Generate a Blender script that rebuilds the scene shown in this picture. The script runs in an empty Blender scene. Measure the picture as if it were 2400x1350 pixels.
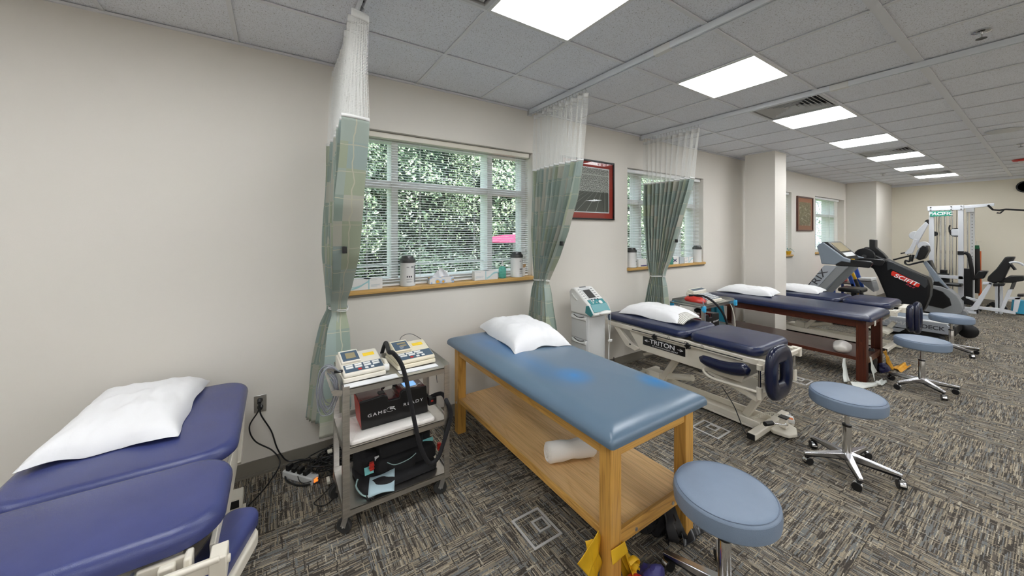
import bpy, bmesh, math, random
from mathutils import Vector, Matrix, noise
from math import sin, cos, pi, radians, sqrt
random.seed(7)
SC = bpy.context.scene
COL = SC.collection
# ------------------------------------------------------------------ camera, world, sun, exposure
CAM_H = 1.65; CEIL = 2.912; WALL = 2.995
cd = bpy.data.cameras.new('camera'); cam = bpy.data.objects.new('camera', cd); COL.objects.link(cam)
cd.sensor_width = 36; cd.lens = 36*839/2400
cd.shift_x = 1/2400; cd.shift_y = -(675-545)/2400
cd.clip_start = 0.02; cd.clip_end = 300
cam.location = (0, 0, CAM_H); cam.rotation_euler = (radians(90), 0, radians(56.7-90))
SC.camera = cam
w = bpy.data.worlds.new('world'); SC.world = w; w.use_nodes = True
bg = w.node_tree.nodes['Background']; bg.inputs[0].default_value = (0.72, 0.86, 1.0, 1); bg.inputs[1].default_value = 3.6
sl = bpy.data.lights.new('sun', 'SUN'); so = bpy.data.objects.new('sun', sl); COL.objects.link(so)
sl.energy = 26; sl.angle = 0.02; sl.color = (1, 0.96, 0.88)
so.rotation_euler = (radians(35), 0, radians(-48))
vs = SC.view_settings; vs.view_transform = 'Standard'; vs.look = 'None'; vs.gamma = 1; vs.exposure = 0.0
try: vs.use_curve_mapping = False
except Exception: pass
SC.display_settings.display_device = 'sRGB'
LIGHT_E = 19.5

# ------------------------------------------------------------------ mesh builder
class MB:
    def __init__(s): s.v = []; s.f = []; s.uv = {}; s.mi = []; s.cur = 0
    def add(s, vs_, fs, uvs=None):
        n = len(s.v); s.v += [tuple(p) for p in vs_]
        for f in fs: s.f.append(tuple(i+n for i in f)); s.mi.append(s.cur)
        if uvs:
            for i, u in enumerate(uvs): s.uv[n+i] = u
        return s
    def box(s, x0, x1, y0, y1, z0, z1):
        return s.plate((0,0,0), (1,0,0), (0,1,0), (0,0,1), x0, x1, y0, y1, z0, z1)
    def plate(s, O, U, V, N, u0, u1, v0, v1, n0, n1):
        O, U, V, N = Vector(O), Vector(U), Vector(V), Vector(N)
        P = [O+U*a+V*b+N*c for c in (n0, n1) for b in (v0, v1) for a in (u0, u1)]
        F = [(0,2,3,1),(4,5,7,6),(0,1,5,4),(2,6,7,3),(0,4,6,2),(1,3,7,5)]
        if U.cross(V).dot(N) < 0: F = [tuple(reversed(f)) for f in F]
        return s.add(P, F)
    def beam(s, p, q, w_, h_, up=(0,0,1)):
        p, q = Vector(p), Vector(q); d = q-p; L = d.length; d.normalize()
        up = Vector(up); r = d.cross(up)
        if r.length < 1e-4: r = d.cross(Vector((1,0,0)))
        r.normalize(); u = r.cross(d)
        return s.plate(p, d, r, u, 0, L, -w_/2, w_/2, -h_/2, h_/2)
    def cyl(s, p, q, r0, r1=None, n=16, caps=True):
        if r1 is None: r1 = r0
        p, q = Vector(p), Vector(q); d = (q-p).normalized()
        a = d.orthogonal().normalized(); b = d.cross(a)
        P = []
        for c, r in ((p, r0), (q, r1)):
            P += [c+a*r*cos(2*pi*i/n)+b*r*sin(2*pi*i/n) for i in range(n)]
        F = [(i, (i+1) % n, n+(i+1) % n, n+i) for i in range(n)]
        if caps: F += [tuple(reversed(range(n))), tuple(range(n, 2*n))]
        return s.add(P, F)
    def tube(s, pts, r, n=8, closed=False, smooth=0, ry=None, upv=None):
        pts = [Vector(p) for p in pts]
        if smooth:
            out = []; m = len(pts); rng = range(m) if closed else range(m-1)
            for i in rng:
                g = lambda k: pts[k % m] if closed else pts[max(0, min(m-1, k))]
                p0, p1, p2, p3 = g(i-1), g(i), g(i+1), g(i+2)
                for k in range(smooth):
                    t = k/smooth
                    out.append(0.5*((2*p1)+(p2-p0)*t+(2*p0-5*p1+4*p2-p3)*t*t+(3*p1-p0-3*p2+p3)*t**3))
            if not closed: out.append(pts[-1])
            pts = out
        m = len(pts); P = []; a = None
        for i, p in enumerate(pts):
            d = (pts[(i+1) % m]-pts[i-1]) if (closed or 0 < i < m-1) else (pts[1]-pts[0] if i == 0 else pts[-1]-pts[-2])
            if d.length < 1e-9: d = Vector((0,0,1))
            d.normalize()
            if upv: a = Vector(upv)-d*d.dot(Vector(upv))
            else:
                if a is None: a = d.orthogonal()
                a = a-d*a.dot(d)
            if a.length < 1e-6: a = d.orthogonal()
            a.normalize(); b = d.cross(a)
            rr = r(i/(m-1)) if callable(r) else r
            r2 = ry if ry else rr
            P += [p+a*rr*cos(2*pi*k/n)+b*r2*sin(2*pi*k/n) for k in range(n)]
        F = []
        for i in range(m if closed else m-1):
            j = (i+1) % m
            F += [(i*n+k, i*n+(k+1) % n, j*n+(k+1) % n, j*n+k) for k in range(n)]
        if not closed: F += [tuple(reversed(range(n))), tuple(range((m-1)*n, m*n))]
        return s.add(P, F)
    def lathe(s, prof, c=(0,0,0), n=32, axis=(0,0,1)):
        c = Vector(c); ax = Vector(axis).normalized()
        a = ax.orthogonal().normalized() if abs(ax.z) < .99 else Vector((1,0,0)); b = ax.cross(a)
        P = []; m = len(prof)
        for r, z in prof: P += [c+ax*z+(a*cos(2*pi*k/n)+b*sin(2*pi*k/n))*r for k in range(n)]
        F = [(i*n+k, i*n+(k+1) % n, (i+1)*n+(k+1) % n, (i+1)*n+k) for i in range(m-1) for k in range(n)]
        if prof[0][0] > 1e-5: F.append(tuple(reversed(range(n))))
        if prof[-1][0] > 1e-5: F.append(tuple(range((m-1)*n, m*n)))
        return s.add(P, F)
    def sphere(s, c, rx, ry=None, rz=None, n=16, m=10):
        ry = ry or rx; rz = rz or rx; c = Vector(c); P = []
        for i in range(m+1):
            t = pi*i/m-pi/2
            P += [c+Vector((rx*cos(t)*cos(2*pi*k/n), ry*cos(t)*sin(2*pi*k/n), rz*sin(t))) for k in range(n)]
        return s.add(P, [(i*n+k, i*n+(k+1) % n, (i+1)*n+(k+1) % n, (i+1)*n+k) for i in range(m) for k in range(n)])
    def prism(s, poly, ax, a0, a1):
        """poly: 2D points; ax='x': (y,z), 'y': (x,z), 'z': (x,y) extruded from a0 to a1"""
        def mk(p, a): return {'x': (a, p[0], p[1]), 'y': (p[0], a, p[1]), 'z': (p[0], p[1], a)}[ax]
        n = len(poly); A = sum(poly[i-1][0]*poly[i][1]-poly[i][0]*poly[i-1][1] for i in range(n))
        pl = list(poly) if A > 0 else list(reversed(poly))
        if ax == 'y': pl.reverse()
        P = [mk(p, a0) for p in pl]+[mk(p, a1) for p in pl]
        F = [tuple(reversed(range(n))), tuple(range(n, 2*n))]+[(i, (i+1) % n, n+(i+1) % n, n+i) for i in range(n)]
        return s.add(P, F)
    def pad(s, x0, x1, y0, y1, z0, z1, R=.06, e=.02, crown=.006, nc=6, fn=None, ev=None):
        """upholstered slab: rounded-rectangle plan, rolled edges, slightly crowned top"""
        def ring(d, z):
            out = []; r = max(R-d, .004+.35*d); q = d+r
            for cx_, cy_, a0 in ((x1-q, y1-q, 0), (x0+q, y1-q, 90), (x0+q, y0+q, 180), (x1-q, y0+q, 270)):
                for k in range(nc+1):
                    a = radians(a0+90*k/nc); out.append((cx_+r*cos(a), cy_+r*sin(a), z))
            return out
        rings = [ring(e*1.1, z0)]
        for k in range(1, 4):
            a = pi/2*k/4; rings.append(ring(e*(1-sin(a)), z0+e*.6*(1-cos(a))))
        for k in range(0, 9):
            a = pi/2*k/8; rings.append(ring(e*1.3*(1-cos(a)) if not ev else ev[0]*(k/8)**1.6, z1-e*1.3+e*1.3*sin(a) if not ev else z1-ev[1]+ev[1]*sin(a)**.9))
        mx, my = (x0+x1)/2, (y0+y1)/2; base = rings[-1]
        for t in (.82, .6, .3): rings.append([(mx+(p[0]-mx)*t, my+(p[1]-my)*t, z1+crown*(1-t*t)) for p in base])
        n = len(base); P = [p for r in rings for p in r]
        F = [(i*n+k, i*n+(k+1) % n, (i+1)*n+(k+1) % n, (i+1)*n+k) for i in range(len(rings)-1) for k in range(n)]
        F += [tuple(reversed(range(n)))]
        P.append((mx, my, z1+crown)); L = (len(rings)-1)*n
        F += [(L+k, L+(k+1) % n, len(P)-1) for k in range(n)]
        if fn: P = [fn(*p) for p in P]
        return s.add(P, F)
    def grid(s, nu, nv, fn, uvfn=None):
        P = []; U = []
        for j in range(nv+1):
            for i in range(nu+1):
                u, v = i/nu, j/nv; P.append(fn(u, v)); U.append(uvfn(u, v) if uvfn else (u, v))
        W = nu+1
        return s.add(P, [(j*W+i, j*W+i+1, (j+1)*W+i+1, (j+1)*W+i) for j in range(nv) for i in range(nu)], U)
    def mesh(s, name, off=(0,0,0), smooth=True, ang=38):
        me = bpy.data.meshes.new(name); ox, oy, oz = off
        me.from_pydata([(x-ox, y-oy, z-oz) for x, y, z in s.v], [], s.f)
        if s.uv:
            uvl = me.uv_layers.new(name='UVMap')
            for lp in me.loops: uvl.data[lp.index].uv = s.uv.get(lp.vertex_index, (0, 0))
        me.polygons.foreach_set('material_index', s.mi)
        if smooth:
            me.polygons.foreach_set('use_smooth', [True]*len(me.polygons)); me.set_sharp_from_angle(angle=radians(ang))
        me.update(); return me

def link(name, me, mats, parent=None, bevel=0, solid=0, sub=0):
    o = bpy.data.objects.new(name, me); COL.objects.link(o)
    for m_ in (mats if isinstance(mats, (list, tuple)) else [mats]): me.materials.append(m_)
    if parent: o.parent = parent
    if solid:
        q = o.modifiers.new('solid', 'SOLIDIFY'); q.thickness = solid; q.offset = 0
    if bevel:
        q = o.modifiers.new('bevel', 'BEVEL'); q.width = bevel; q.segments = 2; q.limit_method = 'ANGLE'; q.angle_limit = radians(40)
    if sub:
        q = o.modifiers.new('sub', 'SUBSURF'); q.levels = sub; q.render_levels = sub
    return o
def off_of(parent):
    p = parent; o = Vector((0,0,0))
    while p: o += p.location; p = p.parent
    return o
def part(name, mb, mats, parent, bevel=0, smooth=True, **k):
    return link(name, mb.mesh(name, off_of(parent), smooth), mats, parent, bevel, **k)
def tag(o, label, cat, group=None):
    o['label'] = label; o['category'] = cat
    if group: o['group'] = group
    return o
def thing(name, label, cat, loc, group=None):
    o = bpy.data.objects.new(name, None); COL.objects.link(o); o.location = loc; o.empty_display_size = .1
    return tag(o, label, cat, group)
def single(name, mb, mats, label, cat, loc, group=None, **k):
    bev = k.pop('bevel', 0); sm = k.pop('smooth', True)
    o = link(name, mb.mesh(name, loc, sm), mats, None, bev, **k); o.location = loc
    return tag(o, label, cat, group)
def struct(name, mb, mats, parent=None, bevel=0, smooth=False):
    o = link(name, mb.mesh(name, off_of(parent) if parent else (0,0,0), smooth), mats, parent, bevel)
    if not parent: o['kind'] = 'structure'
    return o
def copy_tree(o, parent=None):
    c = o.copy(); COL.objects.link(c); c.parent = parent
    for ch in o.children: copy_tree(ch, c)
    return c
def text(s_, size, mat_, parent, pos, U, V, name='lettering', ext=.0006, ax='CENTER', sx=1, shear=0, bold=0, sp=1):
    cu = bpy.data.curves.new('t', 'FONT'); cu.body = s_; cu.size = size; cu.align_x = ax; cu.align_y = 'CENTER'
    cu.extrude = ext; cu.shear = shear; cu.offset = bold; cu.space_character = sp
    to = bpy.data.objects.new('t', cu); me = bpy.data.meshes.new_from_object(to)
    U = Vector(U).normalized(); V = Vector(V).normalized(); N = U.cross(V)
    M = Matrix((U*sx, V, N)).transposed().to_4x4(); M.translation = Vector(pos)-off_of(parent)
    me.transform(M); bpy.data.objects.remove(to)
    me.name = name
    return link(name, me, mat_, parent)

# ------------------------------------------------------------------ materials
def NT(name):
    m_ = bpy.data.materials.new(name); m_.use_nodes = True; nt = m_.node_tree
    return m_, nt, nt.nodes, nt.links, nt.nodes['Principled BSDF']
def ramp(N, stops, interp='LINEAR'):
    r = N.new('ShaderNodeValToRGB'); cr = r.color_ramp; cr.interpolation = interp
    while len(cr.elements) < len(stops): cr.elements.new(.5)
    for e, (p, c) in zip(cr.elements, stops): e.position = p; e.color = (*c, 1) if len(c) == 3 else c
    return r
def mat(name, col, rough=.5, metal=0, bump=0, bs=150, var=0, vs_=4, spec=.5, coat=0, stretch=None):
    m_, nt, N, L, B = NT(name)
    B.inputs['Base Color'].default_value = (*col, 1); B.inputs['Roughness'].default_value = rough
    B.inputs['Metallic'].default_value = metal; B.inputs['Specular IOR Level'].default_value = spec
    B.inputs['Coat Weight'].default_value = coat
    tc = N.new('ShaderNodeTexCoord'); mp = N.new('ShaderNodeMapping'); L.new(tc.outputs['Object'], mp.inputs[0])
    if stretch: mp.inputs['Scale'].default_value = stretch
    if var:
        nz = N.new('ShaderNodeTexNoise'); nz.inputs['Scale'].default_value = vs_; nz.inputs['Detail'].default_value = 5
        L.new(mp.outputs[0], nz.inputs[0])
        r = ramp(N, [(.3, [max(0, c*(1-var)) for c in col]), (.7, [min(1, c*(1+var)) for c in col])])
        L.new(nz.outputs[0], r.inputs[0]); L.new(r.outputs[0], B.inputs['Base Color'])
    if bump:
        n2 = N.new('ShaderNodeTexNoise'); n2.inputs['Scale'].default_value = bs; n2.inputs['Detail'].default_value = 3
        L.new(mp.outputs[0], n2.inputs[0]); bp = N.new('ShaderNodeBump'); bp.inputs['Strength'].default_value = bump
        bp.inputs['Distance'].default_value = .002
        L.new(n2.outputs[0], bp.inputs['Height']); L.new(bp.outputs[0], B.inputs['Normal'])
    return m_
def emis(name, col, e):
    m_, nt, N, L, B = NT(name); B.inputs['Base Color'].default_value = (*col, 1)
    B.inputs['Emission Color'].default_value = (*col, 1); B.inputs['Emission Strength'].default_value = e; return m_
def wood(name, c1, c2, c3, scale=1, rough=.4, axis=1, ring=9):
    m_, nt, N, L, B = NT(name); tc = N.new('ShaderNodeTexCoord'); mp = N.new('ShaderNodeMapping')
    sc = [9*scale]*3; sc[axis] = .8*scale; mp.inputs['Scale'].default_value = sc; L.new(tc.outputs['Object'], mp.inputs[0])
    nz = N.new('ShaderNodeTexNoise'); nz.inputs['Scale'].default_value = 1.1; nz.inputs['Detail'].default_value = 3; nz.inputs['Distortion'].default_value = .6
    L.new(mp.outputs[0], nz.inputs[0])
    ml = N.new('ShaderNodeMath'); ml.operation = 'MULTIPLY'; ml.inputs[1].default_value = ring; L.new(nz.outputs[0], ml.inputs[0])
    fr = N.new('ShaderNodeMath'); fr.operation = 'FRACT'; L.new(ml.outputs[0], fr.inputs[0])
    mp2 = N.new('ShaderNodeMapping'); s2 = [160*scale]*3; s2[axis] = 4*scale; mp2.inputs['Scale'].default_value = s2; L.new(tc.outputs['Object'], mp2.inputs[0])
    n2 = N.new('ShaderNodeTexNoise'); n2.inputs['Scale'].default_value = 1; n2.inputs['Detail'].default_value = 4; L.new(mp2.outputs[0], n2.inputs[0])
    r = ramp(N, [(0, c2), (.25, c1), (.8, c1), (1, c3)]); L.new(fr.outputs[0], r.inputs[0])
    r2 = ramp(N, [(.35, (.55, .5, .45)), (.55, (1, 1, 1))]); L.new(n2.outputs[0], r2.inputs[0])
    mx = N.new('ShaderNodeMix'); mx.data_type = 'RGBA'; mx.blend_type = 'MULTIPLY'; mx.inputs[0].default_value = .45
    L.new(r.outputs[0], mx.inputs[6]); L.new(r2.outputs[0], mx.inputs[7]); L.new(mx.outputs[2], B.inputs['Base Color'])
    B.inputs['Roughness'].default_value = rough
    bp = N.new('ShaderNodeBump'); bp.inputs['Strength'].default_value = .15; bp.inputs['Distance'].default_value = .001
    L.new(n2.outputs[0], bp.inputs['Height']); L.new(bp.outputs[0], B.inputs['Normal'])
    return m_

m_wall = mat('wall_paint', (.79, .752, .69), .6, bump=.12, bs=260, var=.02, vs_=.7, spec=.25)
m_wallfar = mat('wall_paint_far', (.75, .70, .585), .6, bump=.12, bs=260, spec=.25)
m_base = mat('vinyl_base', (.22, .20, .165), .5, bump=.05)
m_tee = mat('ceiling_tee', (.80, .81, .83), .5)
m_white = mat('white_enamel', (.80, .80, .78), .35)
m_cream = mat('cream_enamel', (.74, .69, .59), .38, var=.03)
m_ivory = mat('ivory_plastic', (.80, .76, .66), .4)
m_ivory2 = mat('beige_plastic', (.78, .71, .55), .42)
m_lgrey = mat('light_grey_plastic', (.64, .65, .65), .45)
m_navy = mat('navy_vinyl', (.02, .028, .09), .3, bump=.35, bs=420, var=.1, vs_=5)
m_navy0 = mat('blue_vinyl', (.048, .060, .185), .27, bump=.3, bs=420, var=.1, vs_=4)
m_stool = mat('steel_blue_vinyl', (.18, .235, .32), .42, bump=.35, bs=380, var=.06, vs_=7)
m_stool_d = mat('stool_seam', (.14, .185, .26), .5)
m_black = mat('black_plastic', (.008, .008, .009), .32)
m_blackf = mat('black_fabric', (.012, .012, .014), .85, bump=.6, bs=120)
m_rubber = mat('dark_rubber', (.035, .035, .035), .7)
m_chrome = mat('chrome', (.72, .72, .73), .12, 1)
m_boxal = mat('matt_aluminium', (.52, .51, .50), .4)
m_trackm = mat('white_track', (.80, .83, .87), .35)
m_alum = mat('polished_aluminium', (.66, .66, .68), .22, 1)
m_steel = mat('brushed_steel', (.66, .64, .61), .30, 1, bump=.25, bs=60, stretch=(1, 1, 14), var=.12, vs_=9)
m_steelp = mat('steel_plate', (.62, .62, .62), .28, 1)
m_slat = mat('blind_slat', (.86, .87, .88), .45)
m_frame = mat('window_frame', (.70, .69, .66), .45)
m_pillow = mat('pillow_cotton', (.86, .86, .87), .85, bump=.35, bs=34, spec=.2)
m_pillow_st = None
m_towel = mat('towel', (.88, .84, .79), .95, bump=.8, bs=260, spec=.1)
m_slate = mat('slate_panel', (.07, .11, .16), .4)
m_yellow = mat('yellow_label', (.9, .62, .04), .5)
m_red = mat('red_plastic', (.55, .03, .02), .35)
m_dred = mat('dark_red_gloss', (.15, .018, .02), .25, coat=.3)
m_lcd = mat('lcd', (.33, .28, .17), .15)
m_teal = mat('teal_plastic', (.06, .27, .29), .35)
m_tealb = mat('turquoise_trim', (.22, .62, .62), .6)
m_gumm = mat('dark_metal', (.12, .12, .12), .4, .8)
m_grey = mat('grey_plastic', (.25, .26, .27), .45)
m_cable = mat('grey_cable', (.24, .25, .28), .5)
m_bluesc = emis('blue_screen', (.25, .5, .95), 1.0)
m_ledo = emis('orange_led', (1, .22, .03), 1.2)
m_cardw = mat('box_card', (.84, .83, .81), .5)
m_cardt = mat('box_teal', (.36, .62, .66), .55)
m_cardg = mat('box_grey', (.5, .56, .6), .55)
m_paper = mat('paper', (.85, .86, .88), .7)
m_ink = mat('ink', (.05, .05, .06), .6)
m_oak = wood('oak', (.68, .37, .085), (.50, .25, .05), (.54, .28, .06), rough=.38, axis=2)
m_oaky = wood('oak_along_y', (.68, .38, .095), (.52, .27, .055), (.58, .31, .07), rough=.36, axis=1)
m_oakx = wood('oak_along_x', (.68, .37, .085), (.50, .25, .05), (.54, .28, .06), rough=.38, axis=0)
m_shelf = wood('oak_shelf', (.72, .46, .21), (.62, .37, .155), (.66, .41, .17), rough=.33, axis=1, ring=13, scale=.8)
m_sill = wood('sill_oak', (.70, .43, .14), (.56, .33, .10), (.60, .36, .12), rough=.35, axis=0)
m_dark = wood('walnut', (.085, .018, .008), (.05, .010, .005), (.14, .035, .014), rough=.3, axis=2)
m_darky = wood('walnut_y', (.085, .018, .008), (.05, .010, .005), (.14, .035, .014), rough=.3, axis=1)
m_dshelf = wood('walnut_shelf', (.12, .055, .045), (.09, .04, .035), (.15, .07, .055), rough=.35, axis=1)
m_whitem = mat('white_gym_steel', (.70, .72, .76), .4)
m_greym = mat('slate_grey_panel', (.22, .26, .31), .4)
m_silver = mat('silver_panel', (.42, .45, .50), .35, .3)
m_band_y = mat('yellow_latex', (.72, .42, .01), .55, var=.1, vs_=9)
m_band_w = mat('pale_latex', (.66, .68, .64), .5, var=.08, vs_=9)
m_purple = mat('purple_fabric', (.05, .045, .20), .5)
m_blue = mat('royal_blue', (.02, .08, .38), .4)
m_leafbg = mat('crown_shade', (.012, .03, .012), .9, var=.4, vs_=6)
m_ground = mat('lawn', (.10, .16, .05), .9, var=.3, vs_=2)
m_bark = mat('bark', (.10, .07, .05), .9)
m_magenta = mat('magenta_canvas', (.20, .004, .045), .85)

def ceiling_mat():
    m_, nt, N, L, B = NT('mineral_fibre_tile'); tc = N.new('ShaderNodeTexCoord')
    mp = N.new('ShaderNodeMapping'); L.new(tc.outputs['Object'], mp.inputs[0])
    v = N.new('ShaderNodeTexNoise'); v.inputs['Scale'].default_value = 165; v.inputs['Detail'].default_value = 2; v.inputs['Distortion'].default_value = 1.4; L.new(mp.outputs[0], v.inputs[0])
    r = ramp(N, [(.60, (.88, .90, .95)), (.655, (.42, .41, .40))]); L.new(v.outputs[0], r.inputs[0])
    L.new(r.outputs[0], B.inputs['Base Color']); B.inputs['Roughness'].default_value = .9; B.inputs['Specular IOR Level'].default_value = .1
    bp = N.new('ShaderNodeBump'); bp.invert = True; bp.inputs['Strength'].default_value = .5; bp.inputs['Distance'].default_value = .003
    L.new(v.outputs[0], bp.inputs['Height']); L.new(bp.outputs[0], B.inputs['Normal'])
    return m_
m_tile = ceiling_mat()
def carpet_mat():
    m_, nt, N, L, B = NT('carpet_loop'); tc = N.new('ShaderNodeTexCoord')
    oi = N.new('ShaderNodeObjectInfo')
    def nz(sc, det, seed):
        mp = N.new('ShaderNodeMapping'); mp.inputs['Scale'].default_value = sc; L.new(tc.outputs['UV'], mp.inputs[0])
        cb = N.new('ShaderNodeCombineXYZ'); mm = N.new('ShaderNodeMath'); mm.operation = 'MULTIPLY'; mm.inputs[1].default_value = 37+seed
        L.new(oi.outputs['Random'], mm.inputs[0]); L.new(mm.outputs[0], cb.inputs[0]); L.new(mm.outputs[0], cb.inputs[2]); L.new(cb.outputs[0], mp.inputs['Location'])
        n_ = N.new('ShaderNodeTexNoise'); n_.inputs['Scale'].default_value = 1; n_.inputs['Detail'].default_value = det; L.new(mp.outputs[0], n_.inputs[0]); return n_
    sp = N.new('ShaderNodeSeparateXYZ'); L.new(tc.outputs['UV'], sp.inputs[0])
    def op(o, a_, b_):
        x = N.new('ShaderNodeMath'); x.operation = o
        for k_, q in enumerate((a_, b_)):
            if isinstance(q, (int, float)): x.inputs[k_].default_value = q
            else: L.new(q, x.inputs[k_])
        return x.outputs[0]
    def wn(x_, y_):
        cb = N.new('ShaderNodeCombineXYZ'); L.new(x_, cb.inputs[0])
        if isinstance(y_, (int, float)): cb.inputs[1].default_value = y_
        else: L.new(y_, cb.inputs[1])
        w_ = N.new('ShaderNodeTexWhiteNoise'); w_.noise_dimensions = '2D'; L.new(cb.outputs[0], w_.inputs[0]); return w_.outputs[0]
    oid = op('MULTIPLY', oi.outputs['Random'], 91.0)
    def strands(U_, V_, n_, m_, sd):
        wob = nz((6, 60, 1) if sd == 0 else (60, 6, 1), 1, sd); u2 = op('ADD', op('MULTIPLY', U_, n_), op('MULTIPLY', wob.outputs[0], 1.3))
        su = op('ADD', op('FLOOR', u2, 0), op('FLOOR', oid, 0)); r_ = wn(su, sd+.5)
        sv = op('FLOOR', op('ADD', op('MULTIPLY', V_, m_), op('MULTIPLY', r_, 9.0)), 0)
        return wn(su, sv), op('ABSOLUTE', op('SUBTRACT', op('FRACT', u2, 0), .5), 0), wn(sv, su)
    w1, f1, k1 = strands(sp.outputs[0], sp.outputs[1], 140.0, 7.0, 0)
    w2, f2, k2 = strands(sp.outputs[1], sp.outputs[0], 120.0, 13.0, 3)
    cols = [(0, (.060, .052, .044)), (.24, (.115, .100, .083)), (.44, (.165, .168, .165)), (.60, (.22, .192, .150)), (.80, (.32, .27, .195)), (.95, (.40, .355, .28))]
    ra = ramp(N, cols, 'CONSTANT'); L.new(w1, ra.inputs[0]); rb = ramp(N, cols, 'CONSTANT'); L.new(w2, rb.inputs[0])
    mk = op('GREATER_THAN', k2, .86)
    mx = N.new('ShaderNodeMix'); mx.data_type = 'RGBA'; L.new(mk, mx.inputs[0]); L.new(ra.outputs[0], mx.inputs[6]); L.new(rb.outputs[0], mx.inputs[7])
    a = nz((260, 260, 1), 2, 0); c = nz((5, 5, 1), 3, 5)
    gr = ramp(N, [(.35, (.62, .62, .62)), (.65, (1.2, 1.2, 1.2))]); L.new(a.outputs[0], gr.inputs[0])
    mg = N.new('ShaderNodeMix'); mg.data_type = 'RGBA'; mg.blend_type = 'MULTIPLY'; mg.inputs[0].default_value = .8; L.new(mx.outputs[2], mg.inputs[6]); L.new(gr.outputs[0], mg.inputs[7])
    gv = ramp(N, [(.30, (1, 1, 1)), (.5, (.55, .55, .55))]); L.new(f1, gv.inputs[0])
    m3 = N.new('ShaderNodeMix'); m3.data_type = 'RGBA'; m3.blend_type = 'MULTIPLY'; m3.inputs[0].default_value = .8; L.new(mg.outputs[2], m3.inputs[6]); L.new(gv.outputs[0], m3.inputs[7])
    r3 = ramp(N, [(.3, (1.16, 1.16, 1.16)), (.7, (1.34, 1.34, 1.34))]); L.new(c.outputs[0], r3.inputs[0])
    m2 = N.new('ShaderNodeMix'); m2.data_type = 'RGBA'; m2.blend_type = 'MULTIPLY'; m2.inputs[0].default_value = 1
    L.new(m3.outputs[2], m2.inputs[6]); L.new(r3.outputs[0], m2.inputs[7]); L.new(m2.outputs[2], B.inputs['Base Color'])
    B.inputs['Roughness'].default_value = .95; B.inputs['Specular IOR Level'].default_value = .1
    bp = N.new('ShaderNodeBump'); bp.inputs['Strength'].default_value = .6; bp.inputs['Distance'].default_value = .003
    L.new(a.outputs[0], bp.inputs['Height']); L.new(bp.outputs[0], B.inputs['Normal'])
    return m_
m_carpet = carpet_mat()
def plaid_mat():
    m_, nt, N, L, B = NT('plaid_curtain_fabric'); tc = N.new('ShaderNodeTexCoord'); mp = N.new('ShaderNodeMapping'); L.new(tc.outputs['UV'], mp.inputs[0])
    ck = N.new('ShaderNodeTexChecker'); ck.inputs['Scale'].default_value = 1; mp.inputs['Scale'].default_value = (1, 1, 1)
    sn = N.new('ShaderNodeVectorMath'); sn.operation = 'FLOOR'; L.new(mp.outputs[0], sn.inputs[0])
    wn = N.new('ShaderNodeTexWhiteNoise'); wn.noise_dimensions = '2D'; L.new(sn.outputs[0], wn.inputs[0])
    r = ramp(N, [(0, (.26, .325, .28)), (.25, (.33, .385, .34)), (.5, (.42, .42, .355)), (.72, (.33, .37, .27)), (.88, (.30, .37, .345))], 'CONSTANT'); L.new(wn.outputs[0], r.inputs[0])
    fr = N.new('ShaderNodeVectorMath'); fr.operation = 'FRACTION'
    ds = N.new('ShaderNodeTexNoise'); ds.inputs['Scale'].default_value = .9; L.new(mp.outputs[0], ds.inputs[0])
    mu = N.new('ShaderNodeVectorMath'); mu.operation = 'MULTIPLY_ADD'; mu.inputs[1].default_value = (.3, .3, 0); L.new(ds.outputs[1], mu.inputs[0]); L.new(mp.outputs[0], mu.inputs[2])
    L.new(mu.outputs[0], fr.inputs[0]); sp = N.new('ShaderNodeSeparateXYZ'); L.new(fr.outputs[0], sp.inputs[0])
    def line(o, t):
        s_ = N.new('ShaderNodeMath'); s_.operation = 'LESS_THAN'; s_.inputs[1].default_value = t; L.new(o, s_.inputs[0]); return s_
    l1 = line(sp.outputs[0], .028); l2 = line(sp.outputs[1], .032)
    mxm = N.new('ShaderNodeMath'); mxm.operation = 'MAXIMUM'; L.new(l1.outputs[0], mxm.inputs[0]); L.new(l2.outputs[0], mxm.inputs[1])
    mx = N.new('ShaderNodeMix'); mx.data_type = 'RGBA'; L.new(mxm.outputs[0], mx.inputs[0]); L.new(r.outputs[0], mx.inputs[6]); mx.inputs[7].default_value = (.46, .455, .35, 1)
    L.new(mx.outputs[2], B.inputs['Base Color']); B.inputs['Roughness'].default_value = .7; B.inputs['Specular IOR Level'].default_value = .25
    B.inputs['Sheen Weight'].default_value = .15
    return m_
m_plaid = plaid_mat()
def net_mat():
    m_, nt, N, L, B = NT('curtain_netting'); tc = N.new('ShaderNodeTexCoord'); mp = N.new('ShaderNodeMapping'); L.new(tc.outputs['UV'], mp.inputs[0])
    sp = N.new('ShaderNodeSeparateXYZ'); L.new(mp.outputs[0], sp.inputs[0])
    # offset alternate rows: diamond mesh openings
    def op(o, a, b=None, k=None):
        x = N.new('ShaderNodeMath'); x.operation = o; L.new(a, x.inputs[0])
        if b is not None: L.new(b, x.inputs[1])
        if k is not None: x.inputs[1].default_value = k
        return x.outputs[0]
    sx = op('SINE', op('MULTIPLY', sp.outputs[0], k=2*pi)); sy = op('SINE', op('MULTIPLY', sp.outputs[1], k=2*pi))
    pr = op('ABSOLUTE', op('MULTIPLY', sx, sy)); hole = op('GREATER_THAN', pr, k=.26)
    B.inputs['Base Color'].default_value = (.80, .80, .77, 1); B.inputs['Roughness'].default_value = .8
    inv = op('SUBTRACT', hole, k=1); inv = op('ABSOLUTE', inv); L.new(inv, B.inputs['Alpha'])
    return m_
m_net = net_mat()
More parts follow.
